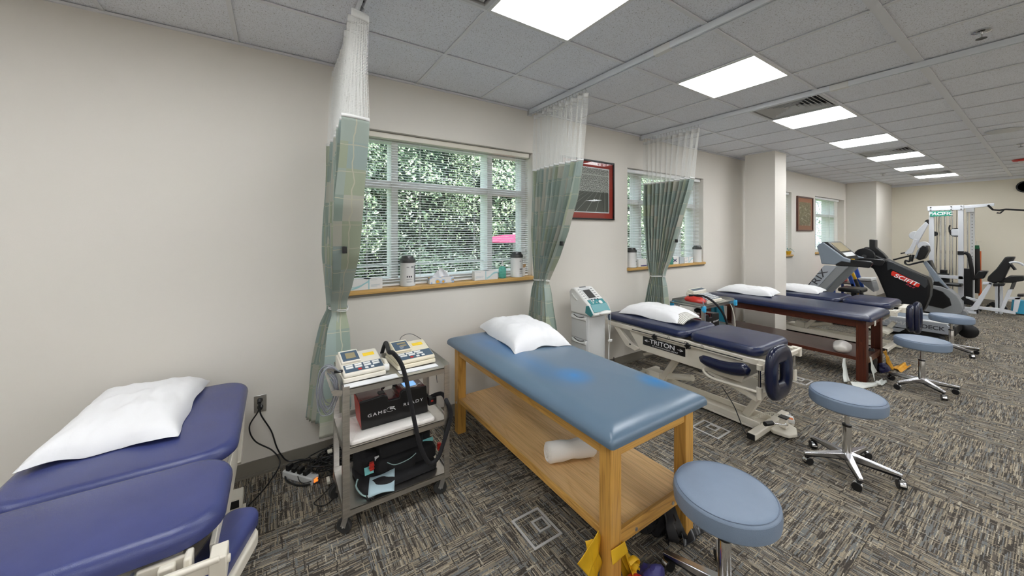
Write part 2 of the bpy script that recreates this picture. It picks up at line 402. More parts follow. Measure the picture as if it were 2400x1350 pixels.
def leaf_mat():
    m_, nt, N, L, B = NT('leaf'); g = N.new('ShaderNodeNewGeometry')
    r = ramp(N, [(0, (.03, .06, .035)), (.5, (.11, .17, .09)), (.8, (.26, .34, .20)), (1, (.60, .64, .50))]); L.new(g.outputs['Random Per Island'], r.inputs[0])
    L.new(r.outputs[0], B.inputs['Base Color']); B.inputs['Roughness'].default_value = .4
    B.inputs['Transmission Weight'].default_value = 0
    return m_
m_leaf = leaf_mat()
m_leafd = mat('shade_leaf', (.018, .035, .02), .45, var=.6, vs_=12)  # near-black leaf colour stands in for shadow low in the foliage
def glass_mat():
    m_, nt, N, L, B = NT('window_glass'); out = N['Material Output'] if 'Material Output' in N else N.new('ShaderNodeOutputMaterial')
    tr = N.new('ShaderNodeBsdfTransparent'); gl = N.new('ShaderNodeBsdfGlossy'); gl.inputs['Roughness'].default_value = .02
    tr.inputs[0].default_value = (.93, .98, .97, 1)
    fr = N.new('ShaderNodeFresnel'); fr.inputs[0].default_value = 1.45; mx = N.new('ShaderNodeMixShader')
    L.new(fr.outputs[0], mx.inputs[0]); L.new(tr.outputs[0], mx.inputs[1]); L.new(gl.outputs[0], mx.inputs[2]); L.new(mx.outputs[0], out.inputs[0])
    return m_
m_glass = glass_mat()
m_soap = mat('green_soap', (.25, .85, .70), .12); m_soap.node_tree.nodes['Principled BSDF'].inputs['Transmission Weight'].default_value = .75
m_diff = emis('light_diffuser', (.96, .98, 1.0), LIGHT_E)

# ------------------------------------------------------------------ room shell
X0, X1, Y0 = -3.7, 13.8, -4.9
YO = 3.30
WIN = [(.45, 2.23), (3.73, 5.51), (7.08, 8.86), (10.17, 12.18)]
ZS, ZH = 1.165, 2.478
wb = MB()
wb.box(X0-.2, X1+.2, WALL, YO, 0, ZS); wb.box(X0-.2, X1+.2, WALL, YO, ZH, 3.3)
xs = [X0-.2]+[q for a in WIN for q in a]+[X1+.2]
for i in range(0, len(xs), 2): wb.box(xs[i], xs[i+1], WALL, YO, ZS, ZH)
struct('wall_back', wb, m_wall)
struct('wall_left', MB().box(X0-.2, X0, Y0, WALL, 0, 3.3), m_wall)
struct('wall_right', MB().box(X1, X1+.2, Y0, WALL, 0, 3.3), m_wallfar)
struct('wall_front', MB().box(X0-.2, X1+.2, Y0-.2, Y0, 0, 3.3), m_wall)
struct('wall_corner', MB().box(12.32, X1, 2.43, WALL, 0, CEIL+.02), m_wall)
struct('wall_pillar', MB().box(6.39, 6.80, 2.37, 2.79, 0, CEIL+.02), m_wall)
struct('baseboard_back', MB().box(X0, 12.32, WALL-.008, WALL, 0, .10).box(X0, 12.32, WALL-.02, WALL-.008, 0, .014), m_base)
struct('baseboard_right', MB().box(X1-.008, X1, Y0, 2.43, 0, .10), m_base)
struct('baseboard_pillar', MB().box(6.382, 6.808, 2.362, 2.798, 0, .10), m_base)
struct('baseboard_corner', MB().box(12.312, X1, 2.422, 2.43, 0, .10).box(12.312, 12.32, 2.43, WALL-.02, 0, .10), m_base)
struct('trim_1', MB().box(X1-.02, X1, Y0, 2.43, CEIL-.06, CEIL), m_tee)
struct('trim_2', MB().box(X0, 12.32, WALL-.016, WALL, CEIL-.012, CEIL+.002), m_tee)
struct('trim_3', MB().box(6.36, 6.83, 2.345, 2.815, CEIL-.008, CEIL+.002), m_tee)

# floor: slab with carpet tiles laid quarter-turn
fl = struct('floor', MB().box(X0-.2, X1+.2, Y0-.2, YO, -.3, -.012), m_base)
TS = .6096
def tile_mesh(name):
    b = MB(); h = TS/2-.0006
    P = [(-h,-h,-.012),(h,-h,-.012),(h,h,-.012),(-h,h,-.012),(-h,-h,-.0015),(h,-h,-.0015),(h,h,-.0015),(-h,h,-.0015)]
    k = h-.002
    P += [(-k,-k,0),(k,-k,0),(k,k,0),(-k,k,0)]
    F = [(8,9,10,11)]+[(4+i, 4+(i+1)%4, 8+(i+1)%4, 8+i) for i in range(4)]+[(i, (i+1)%4, 4+(i+1)%4, 4+i) for i in range(4)]
    b.add(P, F, [((p[0]+h)/(2*h), (p[1]+h)/(2*h)) for p in P]); return b.mesh(name, (0,0,0), False)
ct = tile_mesh('carpet_tile'); ct.materials.append(m_carpet)
rest = MB(); nb = 0
gx0 = 1.0-TS*8; gy0 = 2.3856+TS
for i in range(-1, 31):
    for j in range(-1, 15):
        cx_, cy_ = gx0+TS*(i+.5), gy0-TS*(j+.5)
        if cx_ > X1+.3 or cx_ < X0-.3 or cy_ < Y0-.3: continue
        vis = cy_ > -.35 and cx_ > -1.3 and not (cy_ < 0 and cx_ > 2)
        rot = (i+j) % 2
        if vis and nb < 300:
            o = bpy.data.objects.new('carpet_tile', ct); COL.objects.link(o); o.parent = fl
            o.location = (cx_, cy_, 0); o.rotation_euler = (0, 0, rot*pi/2); nb += 1
        else:
            h = TS/2; P = [(cx_-h, cy_-h, 0), (cx_+h, cy_-h, 0), (cx_+h, cy_+h, 0), (cx_-h, cy_+h, 0)]
            U = [(0,0),(1,0),(1,1),(0,1)]
            if rot: U = [(0,1),(0,0),(1,0),(1,1)]
            rest.add(P, [(0,1,2,3)], U)
rs = link('carpet_tiling', rest.mesh('carpet_tiling', (0,0,0), False), m_carpet, fl); rs['kind'] = 'stuff'

# ceiling: slab, lay-in tiles, tee grid
ce = struct('ceiling', MB().box(X0-.2, X1+.2, Y0-.2, YO, 3.05, 3.3), m_tee)
cells_light = set(); cells_vent = set()
GX = lambda i: 1.0+TS*i
GY = lambda j: 2.3856+TS*j
LIGHTS = [(0,-2),(3,-2),(6,-2),(9,-2),(12,-2),(15,-2),(18,-2)]
HID = [(i,j) for j in (-7,-11) for i in (-6,-3,0,3,6,9,12,15,18)]+[(-6,-2),(-3,-2)]  # unseen panel rows, added to light the room
VENTS = [(-1,-2),(5,-2),(11,-2),(17,-2)]
h = TS/2-.004
tm = MB().box(-h, h, -h, h, .0065, .022).mesh('ceiling_tile', (0,0,0), False); tm.materials.append(m_tile)
rest = MB(); nt_ = 0
for i in range(-9, 22):
    for j in range(-12, 1):
        if (i,j) in LIGHTS+HID+VENTS: continue
        ax_, bx_ = max(GX(i), X0), min(GX(i+1), X1); ay_, by_ = max(GY(j), Y0), min(GY(j+1), WALL)
        if bx_-ax_ < .02 or by_-ay_ < .02: continue
        full = abs(bx_-ax_-TS) < .01 and abs(by_-ay_-TS) < .02
        if j >= -4 and i >= -4 and full and nt_ < 295:
            o = bpy.data.objects.new('ceiling_tile', tm); COL.objects.link(o); o.parent = ce
            o.location = ((ax_+bx_)/2, (ay_+by_)/2, CEIL); o.rotation_euler = (0, 0, (i*7+j*3) % 4*pi/2); nt_ += 1
        else: rest.box(ax_+.004, bx_-.004, ay_+.004, by_-.004, CEIL+.0065, CEIL+.022)
rs = link('ceiling_tiling', rest.mesh('ceiling_tiling', (0,0,0), False), m_tile, ce); rs['kind'] = 'stuff'
for i in range(-7, 22): struct('ceiling_tee', MB().box(GX(i)-.012, GX(i)+.012, Y0, WALL-.016, CEIL-.002, CEIL+.004), m_tee, ce)
for j in range(-11, 1):
    hw = .024 if j == -3 else .012
    struct('ceiling_tee', MB().box(X0, X1-.02, GY(j)-hw, GY(j)+hw, CEIL-.0025, CEIL+.0035), m_tee, ce)

# ceiling lights
def light_mb():
    fr = MB(); o = .303; q = .287
    for a in ((-o,o,-o,-q),(-o,o,q,o),(-o,-q,-q,q),(q,o,-q,q)): fr.box(a[0],a[1],a[2],a[3],-.004,.03)
    fr.box(-o,o,-o,o,.03,.09)
    return fr
words = ['largest ceiling light panel, at the top of the picture', 'second ceiling light panel from the camera, past the middle curtain track',
 'third ceiling light panel, directly behind the first louvred vent', 'fourth ceiling light panel, between the two nearer vents', 'fifth ceiling light panel, directly behind the second vent',
 'sixth ceiling light panel, just before the farthest vent', 'farthest and smallest ceiling light panel, behind the last vent']
def add_light(i, j, lab, grp):
    c = ((GX(i)+GX(i+1))/2, (GY(j)+GY(j+1))/2, CEIL)
    t = thing('ceiling_light', lab, 'ceiling light', c, grp)
    for nm, me in (('light_frame', LF), ('light_diffuser', LD)):
        o = bpy.data.objects.new(nm, me); COL.objects.link(o); o.parent = t
LF = light_mb().mesh('light_frame', (0,0,0), False); LF.materials.append(m_white)
dm = MB(); dm.box(-.287,.287,-.287,.287,.002,.006)
LD = dm.mesh('light_diffuser', (0,0,0), False); LD.materials.append(m_diff)
for k, (i, j) in enumerate(LIGHTS): add_light(i, j, 'recessed square '+words[k], 'row of ceiling light panels along the window wall')
for (i, j) in HID: add_light(i, j, 'added recessed square light panel overhead, unseen behind or left of the camera', 'added ceiling light panels out of view')

# ceiling vents: nested square louvres
vw = ['louvred ceiling vent at the top edge beside the largest light panel', 'louvred ceiling vent crossed by the far curtain track', 'small louvred ceiling vent midway along the row of lights', 'farthest louvred ceiling vent before the last light panel']
for k, (i, j) in enumerate(VENTS):
    c = ((GX(i)+GX(i+1))/2, (GY(j)+GY(j+1))/2, CEIL)
    t = thing('ceiling_vent', 'grey square '+vw[k], 'air vent', c, 'ceiling air vents')
    M = MB(); o = .298; M.box(c[0]-o,c[0]+o,c[1]-o,c[1]+o,CEIL+.06,CEIL+.07); part('vent_backing', M, m_gumm, t, smooth=False)
    M = MB()
    for a in ((-o,o,-o,-.275),(-o,o,.275,o),(-o,-.275,-.275,.275),(.275,o,-.275,.275)): M.box(c[0]+a[0],c[0]+a[1],c[1]+a[2],c[1]+a[3],CEIL-.004,CEIL+.02)
    part('vent_frame', M, m_lgrey, t, smooth=False)
    for q in range(7):
        r = .255-.034*q; s_ = r-.026; M = MB(); P = []
        for (rr, z) in ((r, CEIL+.002), (s_, CEIL+.035), (s_-.002, CEIL+.033), (r-.003, CEIL-.001)):
            P += [(c[0]+sx*rr, c[1]+sy*rr, z) for sx, sy in ((-1,-1),(1,-1),(1,1),(-1,1))]
        F = [(a*4+b, a*4+(b+1)%4, ((a+1)%4)*4+(b+1)%4, ((a+1)%4)*4+b) for a in range(4) for b in range(4)]
        M.add(P, F); part('louvre', M, m_lgrey, t, smooth=False)
# small ceiling fittings
def sprinkler(x, y, lab):
    t = thing('sprinkler_head', lab, 'sprinkler', (x, y, CEIL), 'ceiling sprinkler heads')
    part('escutcheon', MB().lathe([(.0,-.004),(.03,-.006),(.042,-.001),(.042,.002)], (x,y,CEIL), 20), m_chrome, t)
    part('stem', MB().cyl((x,y,CEIL-.035),(x,y,CEIL-.003),.006,n=10).tube([(x-.008,y,CEIL-.012),(x-.016,y,CEIL-.024),(x-.004,y,CEIL-.038)],.002,6).tube([(x+.008,y,CEIL-.012),(x+.016,y,CEIL-.024),(x+.004,y,CEIL-.038)],.002,6), m_chrome, t)
    part('deflector', MB().lathe([(0,-.037),(.024,-.040),(.024,-.042),(0,-.039)], (x,y,CEIL), 18), m_gumm, t)
sprinkler(3.71, .26, 'chrome sprinkler head in the ceiling tile at the top right')
sprinkler(8.87, .28, 'small sprinkler head at the right edge beyond the round plate')
sprinkler(10.9, 2.05, 'tiny distant sprinkler head near the far wall corner')
t = thing('ceiling_speaker', 'flat round pale cover plate flush in the ceiling at right', 'cover plate', (7.53,.36,CEIL))
part('cover_plate', MB().lathe([(0,-.012),(.12,-.011),(.145,-.002),(.145,.002)], (7.53,.36,CEIL), 32), m_lgrey, t)
t = thing('fire_alarm', 'dark red round alarm on the ceiling at the right edge', 'alarm', (10.75,.33,CEIL))
part('alarm_body', MB().lathe([(.0,-.035),(.09,-.03),(.105,0)], (10.75,.33,CEIL), 24), m_red, t)
part('strobe_lens', MB().lathe([(.0,-.065),(.03,-.06),(.04,-.034)], (10.75,.33,CEIL), 16), m_white, t)
t = thing('wall_clock', 'dark round wall clock high on the far wall at the right edge', 'clock', (X1-.02,.37,2.66))
part('clock_rim', MB().lathe([(.10,0),(.13,0),(.13,-.035),(.105,-.035),(.10,0)], (X1,.37,2.66), 28, (1,0,0)), m_black, t)
part('clock_face', MB().lathe([(0,-.01),(.102,-.01)], (X1,.37,2.66), 28, (1,0,0)), m_gumm, t)

# ------------------------------------------------------------------ windows
for n, (a, b) in enumerate(WIN):
    W = thing('window_%d' % (n+1), '', '', ((a+b)/2, 3.15, ZS)); del W['label']; del W['category']; W['kind'] = 'structure'
    y0, y1 = 3.125, 3.235; z0, z1 = ZS+.035, ZH
    bb = min(b, a+1.78)
    M = MB()
    M.box(a, a+.055, y0, y1, z0, z1).box(bb-.055, bb, y0, y1, z0, z1).box(a+.055, bb-.055, y0, y1, z0, z0+.06).box(a+.055, bb-.055, y0, y1, z1-.05, z1)
    part('frame', M, m_frame, W, smooth=False)
    if bb < b: part('frame', MB().box(bb, b, y0, YO-.02, z0, z1), m_wall, W, smooth=False)
    ts = z0+.86
    for xm in (a+.395, a+1.33):
        part('mullion', MB().box(xm-.028, xm+.028, y0-.02, y1+.02, z0+.06, z1-.05), m_frame, W, smooth=False)
    xe = [a+.055, a+.367, a+.423, a+1.302, a+1.358, bb-.055]
    for q in range(0, 6, 2):
        part('transom', MB().box(xe[q], xe[q+1], y0-.01, y1+.01, ts-.03, ts+.03), m_frame, W, smooth=False)
        part('glazing_bar', MB().box(xe[q], xe[q+1], y1-.05, y1-.03, z0+.155, z0+.172), m_frame, W, smooth=False)
        for (za, zb) in ((z0+.06, ts-.03), (ts+.03, z1-.05)):
            part('pane', MB().add([(xe[q],y1-.07,za),(xe[q+1],y1-.07,za),(xe[q+1],y1-.07,zb),(xe[q],y1-.07,zb)],[(0,1,2,3)]), m_glass, W, smooth=False)
    part('window_sill', MB().box(a-.012, b+.012, WALL-.035, y0, ZS-.0, ZS+.035), m_sill, W, bevel=.005)
    part('sill_skirt', MB().box(a-.002, b+.002, WALL-.018, WALL, ZS-.02, ZS), m_base, W)
    # blinds
    lab = ['white venetian blind lowered over the large window nearest the camera', 'white venetian blind in the second window behind the farthest curtain',
           'white venetian blind in the window hidden behind the pillar', 'white venetian blind in the far corner window by the treadmill'][n]
    t = thing('window_blind', lab, 'blind', ((a+bb)/2, 3.06, ZH), 'venetian blinds in the windows')
    part('head_rail', MB().box(a+.012, bb-.012, 3.035, 3.085, ZH-.05, ZH-.004), m_ivory if n == 0 else m_slat, t, bevel=.004)
    S = MB(); z = ZH-.075; k = 0; tl = .13
    while z > ZS+.06:
        c_, s_ = cos(tl)*.0125, sin(tl)*.0125
        P = [(x, 3.06+q*c_, z+q*s_+(.0036 if q == 0 else 0)) for q in (-1, 0, 1) for x in (a+.02, bb-.02)]
        S.add(P, [(0,1,3,2), (2,3,5,4)]); z -= .0215; k += 1
    so_ = part('slats', S, m_slat, t, smooth=False); so_['kind'] = 'stuff'
    sm_ = so_.modifiers.new('solid', 'SOLIDIFY'); sm_.thickness = .0007
    part('bottom_rail', MB().box(a+.02, bb-.02, 3.047, 3.073, ZS+.038, ZS+.054), m_slat, t, bevel=.003)
    for xc in (a+.16, a+.60, a+1.13, a+1.62):
        part('ladder_cord', MB().box(xc-.001, xc+.001, 3.045, 3.0465, ZS+.05, ZH-.05).box(xc-.001, xc+.001, 3.0735, 3.075, ZS+.05, ZH-.05), m_slat, t)

# ------------------------------------------------------------------ outdoors
struct('ground', MB().box(-40, 60, 3.45, 60, -.6, -.35), m_ground)
def leaves(n, rx, ry, rz, size, seed):
    R = random.Random(seed); M = MB()
    for k in range(n):
        while True:
            d = Vector((R.gauss(0,1), R.gauss(0,1), R.gauss(0,1)))
            if d.length > .1: break
        d.normalize()
        lump = 1+.36*noise.noise(d*2.3+Vector((seed,0,0)))+.12*noise.noise(d*6)
        r = (1.03-.33*R.random()**2)*lump
        p = Vector((d.x*rx*r, d.y*ry*r, d.z*rz*r))
        cl = noise.noise(p*1.7+Vector((0,seed,0)))+.5*noise.noise(p*4.5)
        if cl < -.06 and R.random() < .85: continue
        nrm = (d*1.0+Vector((R.uniform(-.9,.9), R.uniform(-.9,.9), R.uniform(-.2,1.0)))).normalized()
        u = nrm.orthogonal().normalized(); u = Matrix.Rotation(R.uniform(0, 6.28), 3, nrm) @ u; v = nrm.cross(u)
        s = size*R.uniform(.5, 1.25)
        M.add([p-u*s, p-v*s*.55+nrm*s*.12, p+u*s, p+v*s*.55+nrm*s*.12], [(0,1,2),(0,2,3)])
    return M
LA = leaves(52000, 1.5, 1.0, 1.9, .030, 3).mesh('foliage', (0,0,0), False); LA.materials.append(m_leaf)
LB = leaves(46000, 1.8, 1.2, 1.5, .034, 9).mesh('foliage', (0,0,0), False); LB.materials.append(m_leaf)
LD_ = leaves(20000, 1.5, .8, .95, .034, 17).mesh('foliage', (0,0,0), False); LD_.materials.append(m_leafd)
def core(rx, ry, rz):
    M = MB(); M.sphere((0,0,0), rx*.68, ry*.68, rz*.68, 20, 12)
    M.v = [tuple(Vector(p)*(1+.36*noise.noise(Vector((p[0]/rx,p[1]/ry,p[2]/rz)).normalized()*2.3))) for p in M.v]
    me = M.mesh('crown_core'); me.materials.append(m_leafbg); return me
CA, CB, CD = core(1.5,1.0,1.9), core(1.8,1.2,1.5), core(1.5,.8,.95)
TREES = [(-1.6,7.0,2.3,0,1.1),(.3,6.3,2.2,1,.95),(1.9,7.1,2.9,0,1.15),(3.9,8.0,2.6,1,1.2),(5.6,7.9,2.5,0,1.25),(8.2,8.4,2.2,1,1.3),(4.2,9.5,3.2,0,1.5),(7.5,11,3.4,1,1.6),(11.5,9.6,2.3,0,1.4),(15,10.5,2.4,1,1.5),(20,11.5,2.6,0,1.8),(27,12.5,2.8,1,2.2),(36,14,3,0,2.6),(.2,5.3,.55,2,.8),(1.9,5.8,.7,2,1.0),(4.9,6.9,.8,2,1.15),(7.6,7.2,.8,2,1.2)]
tl_ = ['behind the curtain at the left of the large window', 'filling the left pane of the large window', 'filling the middle pane of the large window', 'in the right pane of the large window', 'seen through the second window', 'beyond the second window on the right', 'tall behind the hedge row at the large window',
       'tall and farther back behind the second window', 'outside the window behind the pillar', 'outside the far window, nearest of those', 'second row outside the far window', 'third row outside the far window', 'last and largest outside the far window', 'LOW1', 'LOW2', 'LOW3', 'LOW4']
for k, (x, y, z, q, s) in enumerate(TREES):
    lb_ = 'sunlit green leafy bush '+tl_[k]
    if q == 2: lb_ = 'low shade-coloured bush '+['behind the wipes canister at the large window','behind the middle of the large window','outside the second window, left part','outside the second window, right part'][k-13]
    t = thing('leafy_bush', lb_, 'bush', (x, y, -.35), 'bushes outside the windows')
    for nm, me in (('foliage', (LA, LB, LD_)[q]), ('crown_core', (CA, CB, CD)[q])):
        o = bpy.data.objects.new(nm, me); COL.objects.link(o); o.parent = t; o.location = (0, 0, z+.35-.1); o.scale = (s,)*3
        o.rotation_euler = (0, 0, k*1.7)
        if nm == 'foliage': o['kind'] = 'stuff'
    M = MB().cyl((x,y,-.36),(x,y,z-.4),.09*s,.05*s,10); part('trunk', M, m_bark, t)
ux, uy = 3.30, 4.95
t = thing('patio_umbrella', 'magenta patio umbrella outside the right pane of the large window', 'umbrella', (ux, uy, -.35))
M = MB(); n = 8; P = [(ux, uy, 1.62)]+[(ux+.35*cos(2*pi*k/n), uy+.35*sin(2*pi*k/n), 1.585) for k in range(n)]+[(ux+.60*cos(2*pi*k/n), uy+.60*sin(2*pi*k/n), 1.50) for k in range(n)]
M.add(P, [(0,1+k,1+(k+1)%n) for k in range(n)]+[(1+k,9+k,9+(k+1)%n,1+(k+1)%n) for k in range(n)])
part('canopy', M, m_magenta, t, solid=.01, smooth=False)
part('pole', MB().cyl((ux,uy,-.35),(ux,uy,1.64),.022), m_white, t)
t = thing('red_awning', 'pink red canvas awning glimpsed above the bushes at right', 'awning', (5.2, 8.6, 4.0))
part('awning_canvas', MB().beam((4.6,8.2,3.66),(6.6,8.6,3.66),1.2,.03), m_magenta, t)
part('awning_post', MB().cyl((6.4,9.0,-.35),(6.4,9.0,3.6),.04), m_white, t)

# ------------------------------------------------------------------ cubicle curtains and tracks
def lerp(T, z):
    for a, b in zip(T, T[1:]):
        if a[0] >= z >= b[0]:
            t = (a[0]-z)/(a[0]-b[0]); t = t*t*(3-2*t) if False else t
            return [a[i]+(b[i]-a[i])*t for i in range(1, len(a))]
    return list(T[0][1:]) if z > T[0][0] else list(T[-1][1:])
def curtain(xt, T, n, zt, lab, seed, tie_z, flip=1):
    """T rows: z, far y, near y, centre x, fold depth"""
    t = thing('cubicle_curtain', lab, 'curtain', (xt, 2.75, .33), 'cubicle curtains tied back along the window wall')
    R = random.Random(seed); ph = [R.uniform(-.5, .5) for _ in range(12)]
    def P(u, z):
        yf, yn, xc, am = lerp(T, z)
        w_ = u+.012*sin(7*u+ph[0]*6)+.006*sin(19*u+ph[1]*5)
        f = sin(2*pi*n*w_+ph[2]+.25*sin(z*2.1+u*6))
        f = f*(1-.25*abs(f)) / .75
        am2 = am*(.72+.28*sin(5*u+ph[3]*8+z*.8))
        f2 = .30*sin(2*pi*n*2.0*w_+ph[4]*6+z*1.3)
        return (xc+am2*(f+f2)+.004*sin(z*9+u*40), yf+(yn-yf)*u+.25*am2*cos(2*pi*n*w_+ph[2])*(yf-yn)/.8, z)
    def surf(za, zb, nv, us, vs_):
        return MB().grid(n*14, nv, lambda u, v: P(u, za+(zb-za)*v), lambda u, v: (u*us, (za+(zb-za)*v)*vs_))
    zf = 2.27
    part('net_panel', surf(zt-.035, zf, 24, n*16, 62), m_net, t)
    part('heading_tape', surf(zt, zt-.04, 3, 1, 1), m_white, t, solid=.003)
    part('fabric_panel', surf(zf+.004, .33, 84, n*2.9, 7.0), m_plaid, t, solid=.0018)
    part('seam_tape', surf(zf+.014, zf-.004, 1, 1, 1), m_white, t, solid=.004)
    hk = MB().tube([(0,0,0),(.006,0,.012),(0,0,.026),(-.004,0,.05)], .0022, 6).cyl((0,-.006,.052),(0,.006,.052),.007,n=10).mesh('curtain_hook')
    hk.materials.append(m_steelp)
    for k in range(n*2-1):
        u = (k+.5)/(n*2-1); p = P(u, zt-.01); yf, yn = lerp(T, zt)[:2]
        o = bpy.data.objects.new('curtain_hook', hk); COL.objects.link(o); o.parent = t
        o.location = Vector((xt, yf+(yn-yf)*u, CEIL-.078))-t.location
    yf, yn, xc, am = lerp(T, tie_z); cy_ = (yf+yn)/2; ry_ = (yf-yn)/2+.012; rx_ = am*1.0+.006
    for dz in (0, .009):
        part('tie_cord', MB().tube([(xc+rx_*cos(a*pi/12), cy_+ry_*sin(a*pi/12), tie_z+dz+.006*sin(a*pi/6)) for a in range(24)], .0032, 6, True), m_white, t)
    return t, P
T2 = [(2.86,2.93,2.16,2.18,.030),(2.27,2.93,2.23,2.18,.055),(1.95,2.93,2.31,2.18,.062),(1.66,2.93,2.42,2.18,.064),(1.42,2.92,2.55,2.185,.06),(1.25,2.91,2.66,2.19,.045),(1.17,2.90,2.70,2.19,.036),(1.08,2.93,2.67,2.19,.05),(.79,2.965,2.61,2.18,.07),(.33,2.965,2.55,2.18,.085)]
c2, P2 = curtain(2.183, T2, 10, 2.83, 'green plaid curtain tied back between the large window and the red framed picture', 5, 1.18)
T3 = [(2.86,2.95,2.20,4.0,.030),(2.27,2.93,2.28,4.0,.055),(1.79,2.91,2.42,4.0,.064),(1.36,2.87,2.56,4.0,.06),(1.18,2.85,2.64,4.0,.042),(1.09,2.84,2.66,4.0,.036),(.98,2.86,2.64,4.0,.05),(.73,2.90,2.62,4.0,.07),(.33,2.93,2.58,4.0,.08)]
c3, P3 = curtain(3.985, T3, 10, 2.83, 'green plaid curtain tied back in front of the second window', 8, 1.10)
T1 = [(2.83,2.90,2.02,.365,.045),(2.27,2.92,2.07,.345,.068),(1.8,2.92,2.15,.34,.072),(1.5,2.92,2.28,.345,.07),(1.3,2.92,2.46,.355,.062),(1.2,2.91,2.62,.362,.058),(1.10,2.90,2.66,.365,.052),(1.0,2.93,2.64,.365,.08),(.7,2.965,2.60,.355,.115),(.33,2.965,2.58,.345,.135)]
c1, P1 = curtain(.388, T1, 11, 2.83, 'green plaid curtain tied back at the left of the large window behind the steel cart', 3, 1.12)
for (t, P, x) in ((c1, P1, 0), (c2, P2, 1), (c3, P3, 2)):
    p = P(.97, 1.55); part('curtain_clip', MB().box(p[0]-.012, p[0]+.012, p[1]-.034, p[1]-.008, p[2]-.02, p[2]+.02), m_black, t, bevel=.003)
for k, (xt, lab) in enumerate(((.388, 'white curtain track above the nearest curtain at upper left'), (2.183, 'white curtain track crossing the ceiling past the largest light panel'), (3.985, 'white curtain track crossing the ceiling from the farthest curtain to the right edge'))):
    t = thing('curtain_track', lab, 'curtain track', (xt, 1.0, CEIL-.03), 'ceiling curtain tracks')
    M = MB(); M.box(xt-.019, xt-.007, -1.5, WALL-.02, CEIL-.045, CEIL-.003).box(xt+.007, xt+.019, -1.5, WALL-.02, CEIL-.045, CEIL-.003).box(xt-.007, xt+.007, -1.5, WALL-.02, CEIL-.008, CEIL-.003)
    part('track_rail', M, m_trackm, t, smooth=False)
    part('end_bracket', MB().box(xt-.024, xt+.024, WALL-.03, WALL-.0005, CEIL-.06, CEIL-.003).cyl((xt,WALL-.028,CEIL-.02),(xt,WALL-.034,CEIL-.02),.006,n=10), m_lgrey, t, bevel=.004)
    if k: part('splice_clip', MB().box(xt-.022, xt+.022, 1.40-.45*(k-1)+.0, 1.52-.45*(k-1), CEIL-.049, CEIL-.002).prism([(1.46-.45*(k-1), CEIL-.03), (1.50-.45*(k-1), CEIL-.055), (1.52-.45*(k-1), CEIL-.03)], 'x', xt-.008, xt+.012), m_white, t, bevel=.003)

# ------------------------------------------------------------------ things on the window sills
ZT = ZS+.035
def canister(x, y, lab, turn=0):
    t = thing('wipes_canister', lab, 'canister', (x, y, ZT), 'white wipes canisters on the sills')
    part('body', MB().lathe([(.056,0),(.063,.003),(.064,.012),(.062,.02),(.062,.195),(.064,.20)], (x,y,ZT), 32), m_cardw, t)
    part('lid', MB().lathe([(.0645,.196),(.0665,.204),(.0655,.222),(.052,.235),(.046,.252),(.036,.253),(.030,.246),(0,.246)], (x,y,ZT), 32), m_gumm, t)
    def wrap(a0, a1, z0, z1, m_, nm, r=.0625):
        M = MB(); M.grid(8, 1, lambda u, v: (x+r*sin(a0+(a1-a0)*u), y-r*cos(a0+(a1-a0)*u), ZT+z0+(z1-z0)*v)); part(nm, M, m_, t)
    b = turn
    wrap(b+.45, b+1.15, .03, .172, m_grey, 'label_band'); wrap(b-.02, b+.36, .155, .17, m_grey, 'label_logo')
    for q in range(3): wrap(b-.62+.26*q, b-.44+.26*q, .075, .088, m_ink, 'label_mark')
    for q, zz in enumerate((.062, .055, .042, .036)): wrap(b-.64, b+(.15 if q % 2 else -.05), zz, zz+.002, m_ink, 'label_print', .0626)
    wrap(b-.64, b-.3, .16, .164, m_ink, 'label_print', .0626)
canister(.93, 3.02, 'white wipes canister with grey label, nearest on the large window sill', .2)
canister(2.045, 3.02, 'white wipes canister beside the paper cup on the large window sill', .55)
canister(3.835, 3.015, 'white wipes canister at the left end of the second window sill', .75)
canister(5.37, 3.015, 'white wipes canister at the right end of the second window sill', 1.0)
def glovebox(x0, x1, y0, y1, hgt, lab, side=1):
    t = thing('glove_box', lab, 'box', ((x0+x1)/2, (y0+y1)/2, ZT), 'glove boxes on the sills')
    part('carton', MB().box(x0, x1, y0, y1, ZT, ZT+hgt), m_cardw, t, bevel=.0015)
    xm = x0+(x1-x0)*(.55 if side > 0 else .45)
    part('teal_stripe', MB().box(xm, xm+.008, y0-.0008, y0-.0002, ZT+.002, ZT+hgt-.002), m_cardt, t)
    a, b = ((x0, xm) if side > 0 else (xm+.01, x1)); M = MB()
    for q in range(3):
        pts = [(a+(b-a)*s, y0-.0012, ZT+hgt*(.08+.1*q)+hgt*(.72-.15*q)*(s if side > 0 else sin(s*pi*.6))**(1.6+.3*q)) for s in [i/12 for i in range(13)]]
        M.tube(pts, lambda s: .0016+.0045*sin(pi*s)*(1 if q == 0 else .35), 4, ry=.0003, upv=(0,0,1))
    part('printed_waves', M, m_cardt, t)
    c, d = ((xm+.012, x1) if side > 0 else (x0, xm)); M = MB(); w_ = d-c
    for q, (zz, ww) in enumerate(((.86, .5), (.42, .75), (.34, .7), (.26, .5))): M.box(c+w_*.08, c+w_*(.08+ww), y0-.0007, y0-.0002, ZT+hgt*zz-.0015, ZT+hgt*zz+.0015)
    part('printed_text', M, m_cardg if True else m_ink, t)
    part('opening', MB().lathe([(0,.0006),(.03,.0006)], ((x0+x1)/2+.01,(y0+y1)/2,ZT+hgt), 20), m_cardt, t)
glovebox(.475, .715, 2.985, 3.03, .085, 'white and teal glove box at the left end of the large window sill', 1)
glovebox(1.545, 1.80, 2.98, 3.03, .085, 'white and teal glove box left of the green soap bottle', -1)
glovebox(4.98, 5.2, 2.98, 3.03, .085, 'white and teal glove box left of the right end canister on the second sill', -1)
